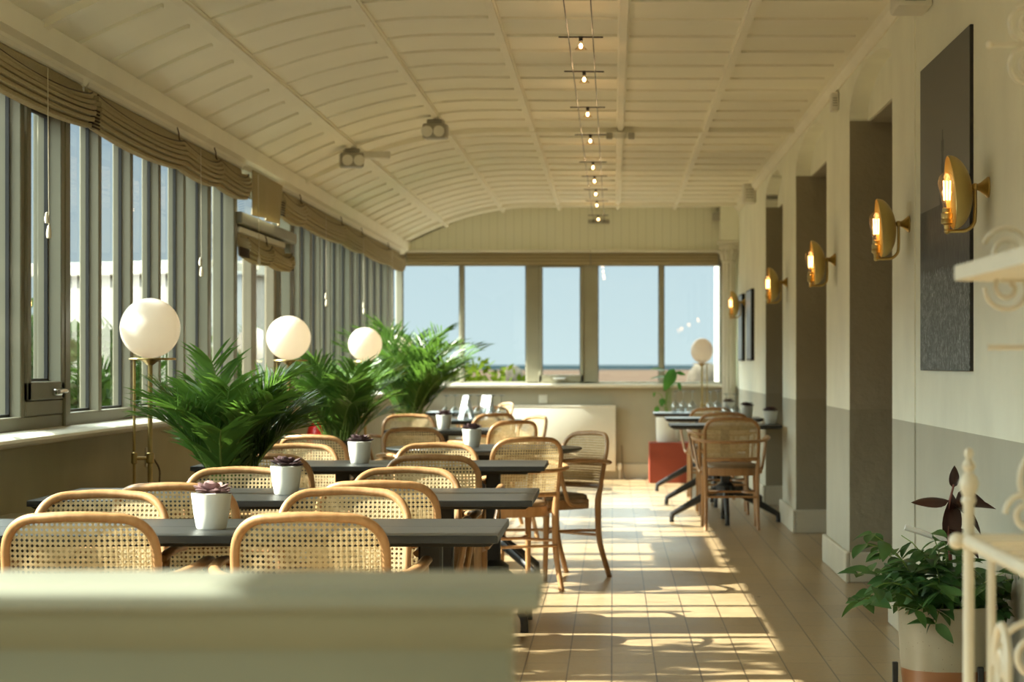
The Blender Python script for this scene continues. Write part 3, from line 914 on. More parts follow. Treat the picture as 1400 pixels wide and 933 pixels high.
# ================================================================== SUCCULENTS
def rosette(bm, c, rmax, sd, up=.7):
    rnd = random.Random(sd)
    k = 0
    for ring, (cnt, L, el) in enumerate(((4, .35, 72), (6, .6, 50), (7, .85, 30), (8, 1.0, 10))):
        for i in range(cnt):
            a = 2 * PI * (i + .5 * (ring % 2)) / cnt + rnd.uniform(-.15, .15)
            e = R(el + rnd.uniform(-9, 9)); l = rmax * L * rnd.uniform(.9, 1.1); w = l * .26 + .003
            d = V(math.cos(a) * math.cos(e), math.sin(a) * math.cos(e), math.sin(e)); s = V(-math.sin(a), math.cos(a), 0); u = s.cross(d) * -1
            u = d.cross(s) if d.cross(s).z < 0 else s.cross(d) * -1
            u = V(-math.cos(a) * math.sin(e), -math.sin(a) * math.sin(e), math.cos(e))
            rows = []
            for (t, q, lift) in ((0, .35, 0), (.35, .8, .01), (.65, 1.0, .03), (.85, .7, .07), (1.0, .06, .12)):
                p = Vector(c) + d * (l * t) + u * (l * lift)
                ring_ = []
                for b in range(6):
                    an = 2 * PI * b / 6
                    ring_.append(p + s * (w * q * math.cos(an)) + u * (w * .28 * q * math.sin(an) + abs(math.cos(an)) * w * q * .25))
                rows.append(ring_ + [ring_[0]])
            grid(bm, rows)
def make_pot(label, grp, pink=False):
    t = thing('potted_succulent', label, 'plant', group=grp)
    bm = BM()
    lathe(bm, [(0, 0), (.037, 0), (.0405, .004), (.0475, .04), (.0525, .08), (.0545, .094), (.0545, .097), (.0525, .0985), (.0505, .097), (.0495, .085), (0, .085)], 40, cap=False)
    obj('pot', bm, M['pot'], t, 40)
    bm = BM(); lathe(bm, [(.0497, .083), (.035, .088), (0, .091)], 24, cap=False); obj('soil', bm, M['soil'], t)
    bm = BM(); rosette(bm, (0, 0, .096), .060 if pink else .064, 4); rosette(bm, (.028, -.02, .094), .034, 9)
    obj('rosette', bm, M['pinkleaf' if pink else 'succulent'], t, 60)
    return t
PG = 'white pots of succulents on the tables'
POTS = [(-1.087, 5.94, .735, 'white pot with pinkish succulent on the frontmost table'),
        (-1.12, 7.52, .735, 'white pot with dark spreading succulent on the second table'),
        (-1.142, 9.90, .735, 'white pot with succulent on the third table, left of a row of chairs'),
        (-.78, 12.15, .725, 'white pot with succulent on the round table'),
        (-1.17, 15.2, .735, 'white pot with succulent on the table behind the round one'),
        (1.185, 16.5, .735, 'white pot with dark succulent on the nearest right hand table'),
        (1.13, 18.5, .735, 'white pot with dark succulent on the middle right hand table'),
        (1.08, 20.45, .735, 'white pot with dark succulent on the farthest right hand table')]
p0 = None
for i, (x, y, z, lab) in enumerate(POTS):
    if i == 0: make_pot(lab, PG, True).location = (x, y, z)
    elif p0 is None: p0 = make_pot(lab, PG); p0.location = (x, y, z); p0.rotation_euler = (0, 0, .3)
    else: dup(p0, (x, y, z), i * 1.1, lab)

# ================================================================== WINE GLASSES (upturned)
def make_glass(label, grp):
    t = thing('wine_glass', label, 'wine glass', group=grp)
    # upside down: rim on the table
    bm = BM(); lathe(bm, [(.030, 0), (.036, .02), (.040, .045), (.036, .075), (.022, .098), (.006, .107), (.0045, .112)], 20, cap=False); obj('bowl', bm, M['glassware'], t, 60)
    bm = BM(); lathe(bm, [(.0045, .106), (.0036, .13), (.0036, .185), (.006, .196)], 10); obj('stem', bm, M['glassware'], t, 60)
    bm = BM(); lathe(bm, [(.006, .194), (.033, .2005), (.034, .203), (0, .2045)], 20, cap=False); obj('foot', bm, M['glassware'], t, 60)
    return t
GG = 'upturned wine glasses on the right hand tables'; GL = 'upturned wine glasses on the left hand table'
GL_ = [(.58, 20.35, 'leftmost upturned wine glass on the farthest right hand table', GG), (.66, 20.6, 'second upturned wine glass from left on the farthest right hand table', GG),
       (.735, 20.3, 'third upturned wine glass from left on the farthest right hand table', GG), (.90, 20.25, 'upturned wine glass under the globe lamp on the farthest right hand table', GG),
       (.98, 20.5, 'second upturned wine glass right of the globe lamp on the right', GG),
       (.955, 18.45, 'upturned wine glass left of the pot on the middle right hand table', GG), (1.02, 18.3, 'upturned wine glass beside the pot on the middle right hand table', GG)]
random.seed(11)
LN = ['leftmost', 'second', 'third', 'fourth', 'fifth', 'sixth', 'seventh', 'rightmost']
for i in range(8):
    GL_.append((-1.33 + .062 * i, 17.50 + .14 * (i % 3), '%s upturned wine glass of the cluster by the farthest palm' % LN[i], GL))
g0 = None
for (x, y, lab, grp) in GL_:
    if g0 is None: g0 = make_glass(lab, grp); g0.location = (x, y, .735)
    else: dup(g0, (x, y, .735), 0, lab, grp)
# folded white menu cards standing among the glasses
for i, (x, y, rz, lab) in enumerate(((-1.20, 17.97, .5, 'folded white card standing left among the glasses by the far palm'), (-1.03, 17.97, .9, 'folded white card standing right of the glasses by the far palm'))):
    bm = BM()
    prism(bm, [(-.055, 0), (-.052, 0), (0, .185), (.052, 0), (.055, 0), (.003, .195), (-.003, .195)], 'y', -.05, .05)
    o = obj('menu_card', bm, M['paper'], None, 0); o.location = (x, y, .7352); o.rotation_euler = (0, 0, rz); tag(o, lab, 'menu card', 'folded cards on the glass table')

# ================================================================== GLOBE FLOOR LAMPS
def make_lamp(label, grp):
    t = thing('globe_floor_lamp', label, 'lamp', group=grp)
    Lb = M['lampbrass']
    bm = BM(); lathe(bm, [(0, 0), (.13, 0), (.13, .012), (.02, .018), (0, .018)], 36, cap=False); obj('base', bm, Lb, t)
    bm = BM(); lathe(bm, [(.0105, .015), (.0105, 1.19)], 14); lathe(bm, [(.012, 1.178), (.03, 1.192), (.045, 1.20), (.02, 1.20)], 24); obj('pole', bm, Lb, t, 40)
    bm = BM(); tube(bm, [(-.064, -.012, .015), (-.064, -.012, 1.203)], .006, 10); obj('side_pole', bm, Lb, t)
    bm = BM(); lathe(bm, [(0, 1.200), (.096, 1.200), (.098, 1.204), (.096, 1.208), (0, 1.208)], 40, (.01, 0, 0), cap=False); obj('tray', bm, Lb, t, 40)
    bm = BM(); tube(bm, [(-.064, -.012, .79), (0, 0, .79)], .0075, 10); lathe(bm, [(.012, .768), (.017, .772), (.017, .81), (.012, .814)], 14, (0, 0, 0)); lathe(bm, [(.008, .765), (.0125, .77), (.0125, .812), (.008, .816)], 12, (-.064, -.012, 0)); obj('connector', bm, Lb, t)
    bm = BM(); sphere(bm, (0, 0, 1.333), .125, 48, 28); obj('globe', bm, M['opal'], t, 60)
    return t
LG = 'globe floor lamps along the left windows'
l0 = make_lamp('brass floor lamp with the largest white globe, nearest the camera at left', LG); l0.location = (-1.93, 9.15, 0)
dup(l0, (-1.84, 12.45, 0), 0, 'brass globe floor lamp between the first and second palms')
dup(l0, (-1.84, 16.3, 0), 0, 'brass globe floor lamp between the second and third palms')
dup(l0, (-1.93, 19.9, 0), 0, 'farthest left globe floor lamp, half hidden by the tall palm')
t = dup(l0, (.88, 21.7, 0), R(197), 'peach-lit globe lamp in front of the right end of the end window', 'globe floor lamp on the right'); t.scale = (.88, .88, .99)

# ================================================================== PALMS
def palm(label, loc, rim, fronds, L, sd, hmax):
    rnd = random.Random(sd)
    t = thing('potted_palm', label, 'plant', loc, 0, 'potted palms along the left windows')
    bm = BM(); lathe(bm, [(0, 0), (.125, 0), (.13, .01), (.155, rim - .02), (.158, rim), (.145, rim), (.14, rim - .05), (0, rim - .05)], 36, cap=False); obj('planter', bm, M['darkpot'], t)
    bm = BM(); lathe(bm, [(.142, rim - .048), (.08, rim - .035), (0, rim - .03)], 24, cap=False); obj('soil', bm, M['soil'], t)
    for f in range(fronds):
        a = f * 2.39996 + rnd.uniform(-.3, .3)
        q = (f + .5) / fronds
        el = R(lerp(89, 56, q) + rnd.uniform(-6, 6))
        l = L * rnd.uniform(.72, 1.12) * lerp(1.0, .86, q)
        out = V(math.cos(a), math.sin(a), 0)
        p = V(0, 0, rim - .05) + out * rnd.uniform(.01, .07)
        pts = [p.copy()]; e = el; nseg = 16
        bend = R(rnd.uniform(38, 72)) / nseg
        side = V(-math.sin(a), math.cos(a), 0); tw = rnd.uniform(-.5, .5)
        for i in range(nseg):
            d = out * math.cos(e) + V(0, 0, math.sin(e)) + side * (tw * i / nseg)
            p = p + d.normalized() * (l / nseg); pts.append(p.copy())
            e -= bend * (i / nseg) * 2.1
        bm = BM(); tube(bm, pts, [.0055 * (1 - .8 * i / nseg) + .0008 for i in range(nseg + 1)], 5)
        fr = obj('frond', bm, M['palmstem'], t, 60)
        bm = BM()
        np_ = 24; s0_ = rnd.choice((.16, .24, .32))
        for k in range(np_):
            s = s0_ + (1 - s0_) * (k + .5) / np_
            i = min(nseg - 1, int(s * nseg)); ff = s * nseg - i
            c = pts[i].lerp(pts[i + 1], ff); d = (pts[i + 1] - pts[i]).normalized()
            sd_ = d.cross(V(0, 0, 1)); sd_ = sd_.normalized() if sd_.length > .05 else side
            upv = sd_.cross(d).normalized()
            prof = .45 + .55 * math.sin(PI * (.15 + .70 * (s - s0_) / (1 - s0_)))
            for sg in (-1, 1):
                ll = (.09 + .22 * L) * prof * rnd.uniform(.8, 1.15); w = .0054 * rnd.uniform(.8, 1.25)
                ld = (sd_ * sg * rnd.uniform(.75, 1.05) + d * rnd.uniform(.85, 1.3) + upv * rnd.uniform(.05, .45)).normalized()
                bl = ld.cross(upv + sd_ * sg * .5).normalized()
                if bl.length < .1: continue
                prev = None; pc = c.copy(); dd = ld.copy(); dr = rnd.uniform(.4, 1.4)
                for j, wq in enumerate((.4, 1.0, 1.0, .7, .05)):
                    ring_ = [bm.verts.new(pc - bl * w * wq), bm.verts.new(pc + bl * w * wq)]
                    if prev: bm.faces.new((prev[0], prev[1], ring_[1], ring_[0]))
                    prev = ring_
                    pc = pc + dd * (ll / 4); dd = (dd + V(0, 0, -(.05 + .07 * j) * dr)).normalized()
        obj('leaflets', bm, M['palm'], fr, 0, recalc=False)
    return t
palm('bushy areca palm nearest the camera, between second and third tables', (-1.51, 8.62, 0), .735, 38, .50, 3, 1.28)
palm('areca palm in middle, before the third globe lamp and beyond the round table edge', (-1.62, 13.0, 0), .735, 32, .54, 5, 1.30)
palm('tallest areca palm, farthest away against the end window', (-1.60, 17.3, 0), .735, 36, .84, 8, 1.62)
# ================================================================== WALL SCONCES
def make_sconce(label, grp):
    """origin on the wall, -x points into the room"""
    t = thing('wall_sconce', label, 'wall lamp', group=grp)
    B = M['brass']
    Rm = Matrix.Rotation(R(-90), 3, 'Y')            # lathe axis z -> -x
    bm = BM(); lathe(bm, [(0, 0), (.036, 0), (.036, .006), (.030, .012), (.015, .030), (.011, .040), (0, .040)], 28, (0, 0, 0), Rm, cap=False); obj('rosette_plate', bm, B, t)
    bm = BM(); sphere(bm, (-.047, 0, 0), .014, 18, 10); tube(bm, smooth_path([(-.047, 0, -.008), (-.047, 0, -.09), (-.052, 0, -.125), (-.075, 0, -.146), (-.105, 0, -.150), (-.143, 0, -.150)], 5), .0065, 10)
    sphere(bm, (-.143, 0, -.150), .0105, 14, 8); obj('arm', bm, B, t, 50)
    # dish: shallow spherical cap opening into the room, tilted a little
    bm = BM()
    Rd = Matrix.Rotation(R(-90 - 5), 3, 'Y')
    prof = []
    n = 16; rad = .127; dep = .072
    for i in range(n + 1): q = i / n; prof.append((rad * math.sin(q * PI / 2), dep * (1 - math.cos(q * PI / 2))))
    inner = [(max(0, r_ - .003), z_ + .0025) for (r_, z_) in prof[::-1]]
    lathe(bm, prof + inner, 48, (-.058, 0, -.012), Rd, cap=False); obj('dish', bm, M['dishbrass'], t, 50)
    bm = BM(); lathe(bm, [(.006, -.150), (.010, -.140), (.012, -.128), (.020, -.124), (.0205, -.112), (.018, -.108), (.020, -.104), (.020, -.090), (.0165, -.086), (.0165, -.072), (.012, -.070)], 22, (-.143, 0, 0)); obj('socket', bm, B, t, 40)
    bm = BM(); lathe(bm, [(.013, -.078), (.014, -.065), (.021, -.03), (.030, .005), (.031, .018), (.027, .035), (.016, .047), (.007, .053), (0, .055)], 24, (-.143, 0, 0), cap=False); b = obj('bulb', bm, M['bulbglass'], t, 60)
    bm = BM()
    for k in range(6):
        a = 2 * PI * k / 6 + .2
        tube(bm, [(-.143 + .011 * math.cos(a), .011 * math.sin(a), -.045), (-.143 + .013 * math.cos(a), .013 * math.sin(a), .022)], .0016, 6)
    obj('filament', bm, M['filament'], b)
    bm = BM(); tube(bm, [(-.143, 0, -.075), (-.143, 0, -.044)], .006, 8); sphere(bm, (-.143, 0, .024), .0035, 8, 6); obj('filament_stem', bm, M['bulbglass'], b)
    return t
SC = [(7.47, 1.785, 'nearest brass dish wall lamp, overlapping the large grey picture'), (9.42, 1.785, 'second brass dish wall lamp, on the strip beside the nearest arch'),
      (12.62, 1.785, 'middle brass dish wall lamp, on the pier between two arches'), (16.1, 1.785, 'fourth brass dish wall lamp, small, before the farthest arch'),
      (21.2, 1.785, 'farthest brass dish wall lamp, by the corner column and blue pictures')]
s0 = None
for i, (y, z, lab) in enumerate(SC):
    xw = XR - (.007 if 9.27 < y < 10 else 0)
    if s0 is None: s0 = make_sconce(lab, 'brass wall lamps'); s0.location = (xw, y, z)
    else: dup(s0, (xw, y, z), 0, lab)
    L = bpy.data.lights.new('sconce_light', 'POINT'); L.energy = .5; L.color = (1, .55, .22); L.shadow_soft_size = .025
    lo = bpy.data.objects.new('sconce_light', L); lo.location = (xw - .143, y, z - .01); COL.objects.link(lo)

# ================================================================== PICTURES
t = thing('picture', 'large square grey picture of a dark tower above pale grass', 'picture', (0, 0, 0))
bm = BM(); box(bm, XR - .012, XR, 7.79, 9.04, 1.157, 2.39); obj('backing', bm, M['gasket'], t, 0)
bm = BM(); box(bm, XR - .014, XR - .012, 7.792, 9.038, 1.159, 2.388); obj('print', bm, M['print'], t, 0)
for (y0, y1, lab) in ((19.85, 20.55, 'narrow blue grey picture, nearer one of the far pair'), (21.25, 21.85, 'narrow blue grey picture, farther one under the last wall lamp')):
    t = thing('picture', lab, 'picture', (0, 0, 0), 0, 'pair of blue pictures on the far right wall')
    bm = BM(); box(bm, XR - .03, XR, y0, y1, 1.22, 1.87); obj('frame', bm, M['gasket'], t, 0)
    bm = BM(); box(bm, XR - .034, XR - .03, y0 + .012, y1 - .012, 1.235, 1.855); obj('print', bm, M['bluepic'], t, 0)

# ================================================================== DEVICES ON WALL AND CEILING
def device(name, label, cat, x0, x1, y0, y1, z0, z1, mat, face=True, group=None):
    t = thing(name, label, cat, ((x0 + x1) / 2, (y0 + y1) / 2, z0), 0, group)
    hx, hy, h = (x1 - x0) / 2, (y1 - y0) / 2, z1 - z0
    bm = BM(); box(bm, -hx, hx, -hy, hy, 0, h, min(.012, hx * .3), 2); obj('housing', bm, mat, t)
    if face:
        bm = BM()
        for k in range(4): box(bm, -hx * .6, hx * .6, -hy - .003, -hy + .001, h * (.25 + .14 * k), h * (.25 + .14 * k) + h * .05)
        obj('grille', bm, M['greyplastic'], t, 0)
    return t
device('heater_unit', 'cream wall unit at ceiling height above the large picture', 'wall unit', 1.14, 1.279, 8.75, 9.05, 2.615, 2.70, M['plastic'])
device('motion_sensor', 'small white sensor box high on pier beside the nearest arch', 'sensor', 1.235, 1.279, 14.0 - 1.6, 14.12 - 1.6, 2.62, 2.72, M['plastic'], True)
device('loudspeaker', 'white box speaker high on the wall by the far corner column', 'speaker', 1.165, 1.279, 19.6, 19.8, 2.63, 2.80, M['plastic'])
t = device('exit_light', 'small grey emergency light high in the far right corner', 'emergency light', 1.02, 1.20, 22.45, 22.59, 2.66, 2.74, M['greyplastic'], False)
def twin(label, x, y, rz, side):
    t = thing('emergency_spotlight', label, 'emergency light', (x, y, ceil_z(x) - .032), rz, 'emergency lights on the ceiling')
    bm = BM(); box(bm, -.05, .05, -.05, .05, -.03, 0.0, .006); obj('mount', bm, M['greyplastic'], t)
    bm = BM(); box(bm, -.075, .075, -.075, .05, -.125, -.028, .012, 2); obj('housing', bm, M['greyplastic'], t)
    for s in (-1, 1):
        bm = BM(); lathe(bm, [(0, 0), (.022, 0), (.034, .03), (.036, .045), (.030, .048), (0, .040)], 20, (s * .038, -.07, -.075), Matrix.Rotation(R(100), 3, 'X'), cap=False); obj('lamp_head', bm, M['plastic'], t)
    bm = BM()
    if side: box(bm, .03, .26, .02, .085, -.06, -.01, .008)
    else: box(bm, -.05, .05, .05, .09, -.10, -.03, .008)
    obj('battery_box', bm, M['plastic'], t)
    return t
twin('grey ceiling emergency light with side box on the left rib', -1.71, 14.35, R(12), True)
twin('compact grey ceiling emergency light on the next rib right', -1.13, 14.0, R(-6), False)
t = thing('smoke_detector', 'small round detector on the ceiling cross beam near the cable lights', 'detector', (.05, 14.93, 2.765))
bm = BM(); lathe(bm, [(0, 0), (.045, 0), (.05, -.01), (.045, -.03), (.03, -.045), (0, -.047)], 24, cap=False); obj('body', bm, M['plastic'], t)
for s in (-1, 1):
    bm = BM(); box(bm, s * .075 - .022, s * .075 + .022, -.02, .02, -.05, -.005, .006); obj('junction_box', bm, M['greyplastic'], t)

# ================================================================== CABLE LIGHTS
t = thing('cable_light', 'pair of taut dark cables with small glowing halogen bulbs under the ceiling', 'ceiling light', (-.145, 8.0, 2.655))
for s in (-1, 1):
    bm = BM(); tube(bm, [(s * .055, -8, 0), (s * .055, 0, 0), (s * .055, 14.45, 0)], .0028, 6); tube(bm, [(s * .055, 14.43, 0), (s * .055, 14.57, 0)], .007, 8); obj('cable', bm, M['blackmetal'], t)
bm = BM(); box(bm, -.11, .11, 14.57, 14.60, -.02, .02, .004); obj('anchor', bm, M['greyplastic'], t)
for k, (y, rot) in enumerate(((1.9, 3), (2.0 + 1.06, 10), (4.6, 9), (6.1, 0), (8.0, 0), (9.2, 2), (10.5, 1), (11.8, 0), (13.7, 0))):
    bm = BM(); a = R(rot); ca, sa = math.cos(a), math.sin(a)
    tube(bm, [(-.10 * ca, y - .10 * sa * 3, .004 - .10 * sa * .35), (.10 * ca, y + .10 * sa * 3, .004 + .10 * sa * .35)], .0036, 6)
    box(bm, -.009, .009, y - .008, y + .008, -.016, .008, .002)
    sb = obj('spreader_bar', bm, M['blackmetal'], t)
    bm = BM(); lathe(bm, [(.006, -.014), (.007, -.03), (.028, -.052), (.027, -.053), (.006, -.032)], 18, (0, y, 0), cap=False); obj('shade', bm, M['bulbglass'], sb, 60)
    bm = BM(); sphere(bm, (0, y, -.036), .0085, 12, 8, 1.4); obj('bulb', bm, M['halogen'], sb, 60)
    L = bpy.data.lights.new('halogen_light', 'POINT'); L.energy = .5; L.color = (1, .62, .3); L.shadow_soft_size = .02
    lo = bpy.data.objects.new('halogen_light', L); lo.location = (-.145, 8 + y, 2.655 - .075); COL.objects.link(lo)

# ================================================================== ROMAN BLINDS
def pleated(ya, yb, zt, zb, nodes, sag, x0=-2.155, depth=.085, npl=6, flare=False):
    """gathered roman blind: flat top band, then a bundle of stacked pleats; nodes = cord positions"""
    bm = BM()
    ny = max(24, int((yb - ya) / .035))
    flat = .42 * (zt - zb)
    rows = []
    for iy in range(ny + 1):
        y = lerp(ya, yb, iy / ny)
        # sag between cords
        s = 0
        for a, b in zip(nodes, nodes[1:]):
            if a <= y <= b: s = max(0, math.sin(PI * (y - a) / (b - a))) ** .7
        dz = -sag * s
        bul = depth * (.62 + .38 * s)
        pr = [(x0, zt)]
        zf = zt - .035 - .050 * s
        pr += [(x0 + .012, zt - .01), (x0 + .016, zf)]
        for k in range(npl):
            z1 = lerp(zf, zb + dz, k / npl); z2 = lerp(zf, zb + dz, (k + 1) / npl)
            env = math.sin(PI * (.22 + .62 * (k + .5) / npl))
            bx = x0 + .016 + bul * env
            pr += [(bx - .016, z1 - .001), (bx + .002, z1 - .003), (bx + .004, z1 * .5 + z2 * .5), (bx + .001, z2 + .003), (bx - .017, z2 + .003)]
        pr += [(x0 + .03, zb + dz + .004), (x0 + .005, zb + dz + .02), (x0, zb + dz + .08)]
        rows.append([V(x, y, z) for x, z in pr])
    grid(bm, rows)
    for r_ in (rows[0], rows[-1]): bm.faces.new([bm.verts.new(p) for p in r_])
    return bm
def blind(label, ya, yb, zt, zb, nodes, sag, x0=-2.155, cords=(), depth=.085, grp='roman blinds along the left windows', npl=6):
    t = thing('roman_blind', label, 'blind', (0, 0, 0), 0, grp)
    bm = BM(); box(bm, x0 - .02, x0 + .018, ya, yb, zt - .004, zt + .034, .005); obj('headrail', bm, M['white'], t)
    obj('gathered_fabric', pleated(ya, yb, zt, zb, nodes, sag, x0, depth, npl), M['blind'], t, 40)
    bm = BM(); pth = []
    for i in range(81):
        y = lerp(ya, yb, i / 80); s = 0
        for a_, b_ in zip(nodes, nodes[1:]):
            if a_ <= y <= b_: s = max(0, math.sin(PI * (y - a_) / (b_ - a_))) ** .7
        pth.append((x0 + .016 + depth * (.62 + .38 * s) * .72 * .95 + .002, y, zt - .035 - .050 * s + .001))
    tube(bm, pth, .0035, 6); obj('fold_shade', bm, M['edge_and_shade'], t)  # dark tube along the fold line, drawing in the fold's shadow
    # dark bound edge at the ends of the pleats
    bm = BM()
    for y in (ya, yb):
        for k in range(npl):
            z = lerp(zt - .10, zb + .01, k / (npl - 1)); tube(bm, [(x0 + .012, y, z + .012), (x0 + .05, y + (-.004 if y == ya else .004), z), (x0 + .016 + depth * .55, y, z - .006)], .004, 5)
    obj('bound_edge', bm, M['edge_and_shade'], t)
    for n_ in nodes[1:-1]:
        bm = BM(); xx = x0 + .02 + depth * .6
        tube(bm, smooth_path([(x0 + .022, n_ - .012, zt + .03), (x0 + .03, n_ - .010, zt), (x0 + .032, n_ - .004, zt - .03), (x0 + .05, n_, zt - .045)], 4), .003, 6)
        tube(bm, [(x0 + .05 + .008 * math.cos(a), n_ + .012 * math.sin(a), zt - .045) for a in [i * PI / 4 for i in range(8)]], .003, 5, close=True)
        obj('gather_loop', bm, M['edge_and_shade'], t)
    for (cy_, zc) in cords:
        xx = x0 + .03 + depth
        bm = BM(); tube(bm, [(xx, cy_, zt - .06), (xx + .004, cy_, zc)], .0018, 5)
        c = obj('pull_cord', bm, M['cordcream'], t)
        bm = BM(); lathe(bm, [(0, -.025), (.008, -.022), (.010, -.005), (.006, .018), (.003, .024), (0, .024)], 12, (xx + .004, cy_, zc), cap=False); lathe(bm, [(0, -.022), (.007, -.02), (.009, -.004), (.004, .018), (0, .02)], 12, (xx + .004, cy_ - .03, zc + .05), cap=False); obj('cord_toggle', bm, M['cordcream'], c)
    return t
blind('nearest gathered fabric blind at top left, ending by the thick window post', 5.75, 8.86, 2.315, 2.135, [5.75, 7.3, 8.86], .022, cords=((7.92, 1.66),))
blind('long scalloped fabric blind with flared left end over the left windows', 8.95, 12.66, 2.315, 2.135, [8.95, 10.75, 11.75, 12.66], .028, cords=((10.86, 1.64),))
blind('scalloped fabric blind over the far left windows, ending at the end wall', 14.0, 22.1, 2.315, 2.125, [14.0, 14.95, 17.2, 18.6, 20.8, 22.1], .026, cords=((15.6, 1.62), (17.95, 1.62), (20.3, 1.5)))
blind('small rolled fabric blind inside the porch door opening', 12.80, 14.55, 1.955, 1.80, [12.80, 13.7, 14.55], .02, x0=-2.19, depth=.10, grp='blind in the porch doorway')
# flat roller blind above the porch door
t = thing('roller_blind', 'flat woven blind hanging straight above the porch door', 'blind', (0, 0, 0))
bm = BM(); box(bm, -2.175, -2.137, 12.72, 13.96, 2.311, 2.349, .005); obj('headrail', bm, M['white'], t)
bm = BM(); grid(bm, [[(-2.10 - .02 * math.sin(i * .9) * (j / 6), lerp(12.80, 13.95, i / 16), lerp(2.318, 2.06, j / 6)) for i in range(17)] for j in range(7)])
r = bmesh.ops.extrude_face_region(bm, geom=bm.faces[:])
for v_ in [q for q in r['geom'] if isinstance(q, bmesh.types.BMVert)]: v_.co.x -= .006
obj('fabric', bm, M['blind'], t, 60)
bm = BM(); tube(bm, [(-2.09, 12.93, 2.30), (-2.085, 12.93, 1.80)], .0022, 5); c = obj('pull_cord', bm, M['cordcream'], t)
bm = BM(); lathe(bm, [(0, -.03), (.009, -.026), (.011, -.006), (.006, .02), (0, .024)], 12, (-2.085, 12.93, 1.80), cap=False); obj('cord_toggle', bm, M['cordcream'], c)
# raised blinds over the end window
for (x0_, x1_, lab) in ((-2.12, -.235, 'raised fabric blind over the left part of the end window'), (-.225, 1.08, 'raised fabric blind over the right part of the end window')):
    t = thing('roman_blind', lab, 'blind', (0, 0, 0), 0, 'raised blinds over the end window')
    bm = BM(); box(bm, x0_, x1_, YE - .05, YE + .015, 2.335, 2.365, .006); obj('headrail', bm, M['sill'], t)
    bm = BM()
    n = 12
    grid(bm, [[(lerp(x0_, x1_, i / 30), YE - .02 - .020 * math.sin(PI * (j / n)) ** .5 - .006 * math.sin(j * 2.2) , lerp(2.34, 2.205, j / n)) for i in range(31)] for j in range(n + 1)])
    r = bmesh.ops.extrude_face_region(bm, geom=bm.faces[:])
    for v_ in [q for q in r['geom'] if isinstance(q, bmesh.types.BMVert)]: v_.co.y += .02
    obj('gathered_fabric', bm, M['blind'], t, 60)

# ================================================================== HALF WALL IN THE FOREGROUND
bm = BM(); box(bm, -1.6, -.085, 1.80, 1.90, 0, .985)
cw = tag(obj('half_wall', bm, M['counter'], None, 0), 'blurred sage green half wall with moulded cap across the foreground', 'partition')
bm = BM()
prism(bm, [(1.775, .978), (1.93, .978), (1.935, .982), (1.935, .997), (1.93, 1.0), (1.786, 1.0), (1.774, .997), (1.770, .992), (1.770, .990), (1.770, .982)], 'x', -1.62, -.060)
obj('cap', bm, M['countertop'], cw, 40)
bm = BM(); prism(bm, [(1.80, .945), (1.80, .979), (1.778, .979), (1.783, .962)], 'x', -1.60, -.080); obj('cap_moulding', bm, M['counter'], cw, 30)
bm = BM(); box(bm, -.245, -.175, 1.785, 1.802, 0, .775, .004); obj('pilaster', bm, M['counter'], cw)

# ================================================================== RADIATORS, SOCKETS, EXTINGUISHER, PLINTH
t = thing('radiator', 'long white panel radiator under the end window', 'radiator', (0, 0, 0))
bm = BM(); box(bm, -1.10, .03, YE - .11, YE - .03, .09, .745, .012, 2); obj('panel', bm, M['white'], t)
bm = BM(); box(bm, -1.10, .03, YE - .115, YE - .028, .742, .762, .004); obj('top_grille', bm, M['white'], t)
bm = BM(); tube(bm, smooth_path([(.03, YE - .07, .13), (.06, YE - .07, .13), (.07, YE - .07, .10), (.07, YE - .07, 0)], 4), .008, 8); lathe(bm, [(.014, .10), (.02, .11), (.02, .16), (.012, .17)], 12, (.07, YE - .07, 0)); obj('valve_pipe', bm, M['white'], t)
bm = BM(); box(bm, -.9, -.84, YE - .09, YE - .03, 0, .10); box(bm, -.2, -.14, YE - .09, YE - .03, 0, .10); obj('bracket', bm, M['white'], t, 0)
t = thing('radiator', 'low white convector by the left wall, mostly hidden by the front chairs', 'radiator', (0, 0, 0))
bm = BM(); box(bm, -2.17, -2.06, 6.6, 7.9, .12, .62, .01, 2); obj('panel', bm, M['white'], t)
bm = BM(); box(bm, -2.175, -2.05, 6.59, 7.91, .618, .645, .006); obj('top_grille', bm, M['white'], t)
bm = BM(); box(bm, -2.199, -2.14, 6.8, 6.86, 0, .14); box(bm, -2.199, -2.14, 7.6, 7.66, 0, .14); obj('bracket', bm, M['white'], t, 0)
def socket(label, c, axis):
    t = thing('wall_socket', label, 'socket', c, 0)
    bm = BM()
    if axis == 'y': box(bm, -.045, .045, -.012, 0, -.045, .045, .005)
    else: box(bm, 0, .012, -.045, .045, -.045, .045, .005)
    obj('faceplate', bm, M['plastic'], t)
    bm = BM()
    if axis == 'y': box(bm, -.018, .018, -.018, -.010, -.02, .02, .003)
    else: box(bm, .010, .035, -.02, .02, -.025, .015, .005)
    obj('plug' if axis == 'x' else 'rocker', bm, M['plastic'], t)
socket('white socket plate on the end wall under the casement window', (-.72, YE, .825), 'y')
socket('white plug socket on left wall between the nearest lamp and palm', (XL, 10.35, .745), 'x')
bm = BM(); tube(bm, smooth_path([(-2.165, 10.35, .735), (-2.14, 10.36, .68), (-2.17, 10.5, .58), (-2.13, 10.45, .45), (-2.15, 10.2, .25), (-2.12, 10.0, .02), (-2.05, 9.5, .006), (-1.95, 9.29, .01)], 5), .004, 6)
tag(obj('power_cord', bm, M['darkcord'], None, 60), 'thin dark cord hanging from plug socket beside nearest globe lamp', 'cord')
bm = BM(); tube(bm, smooth_path([(.09, YE - .03, .35), (.10, YE - .06, .12), (.13, YE - .12, .008), (.22, YE - .10, .008), (.30, YE - .2, .008), (.34, YE - .15, .008)], 5), .004, 6)
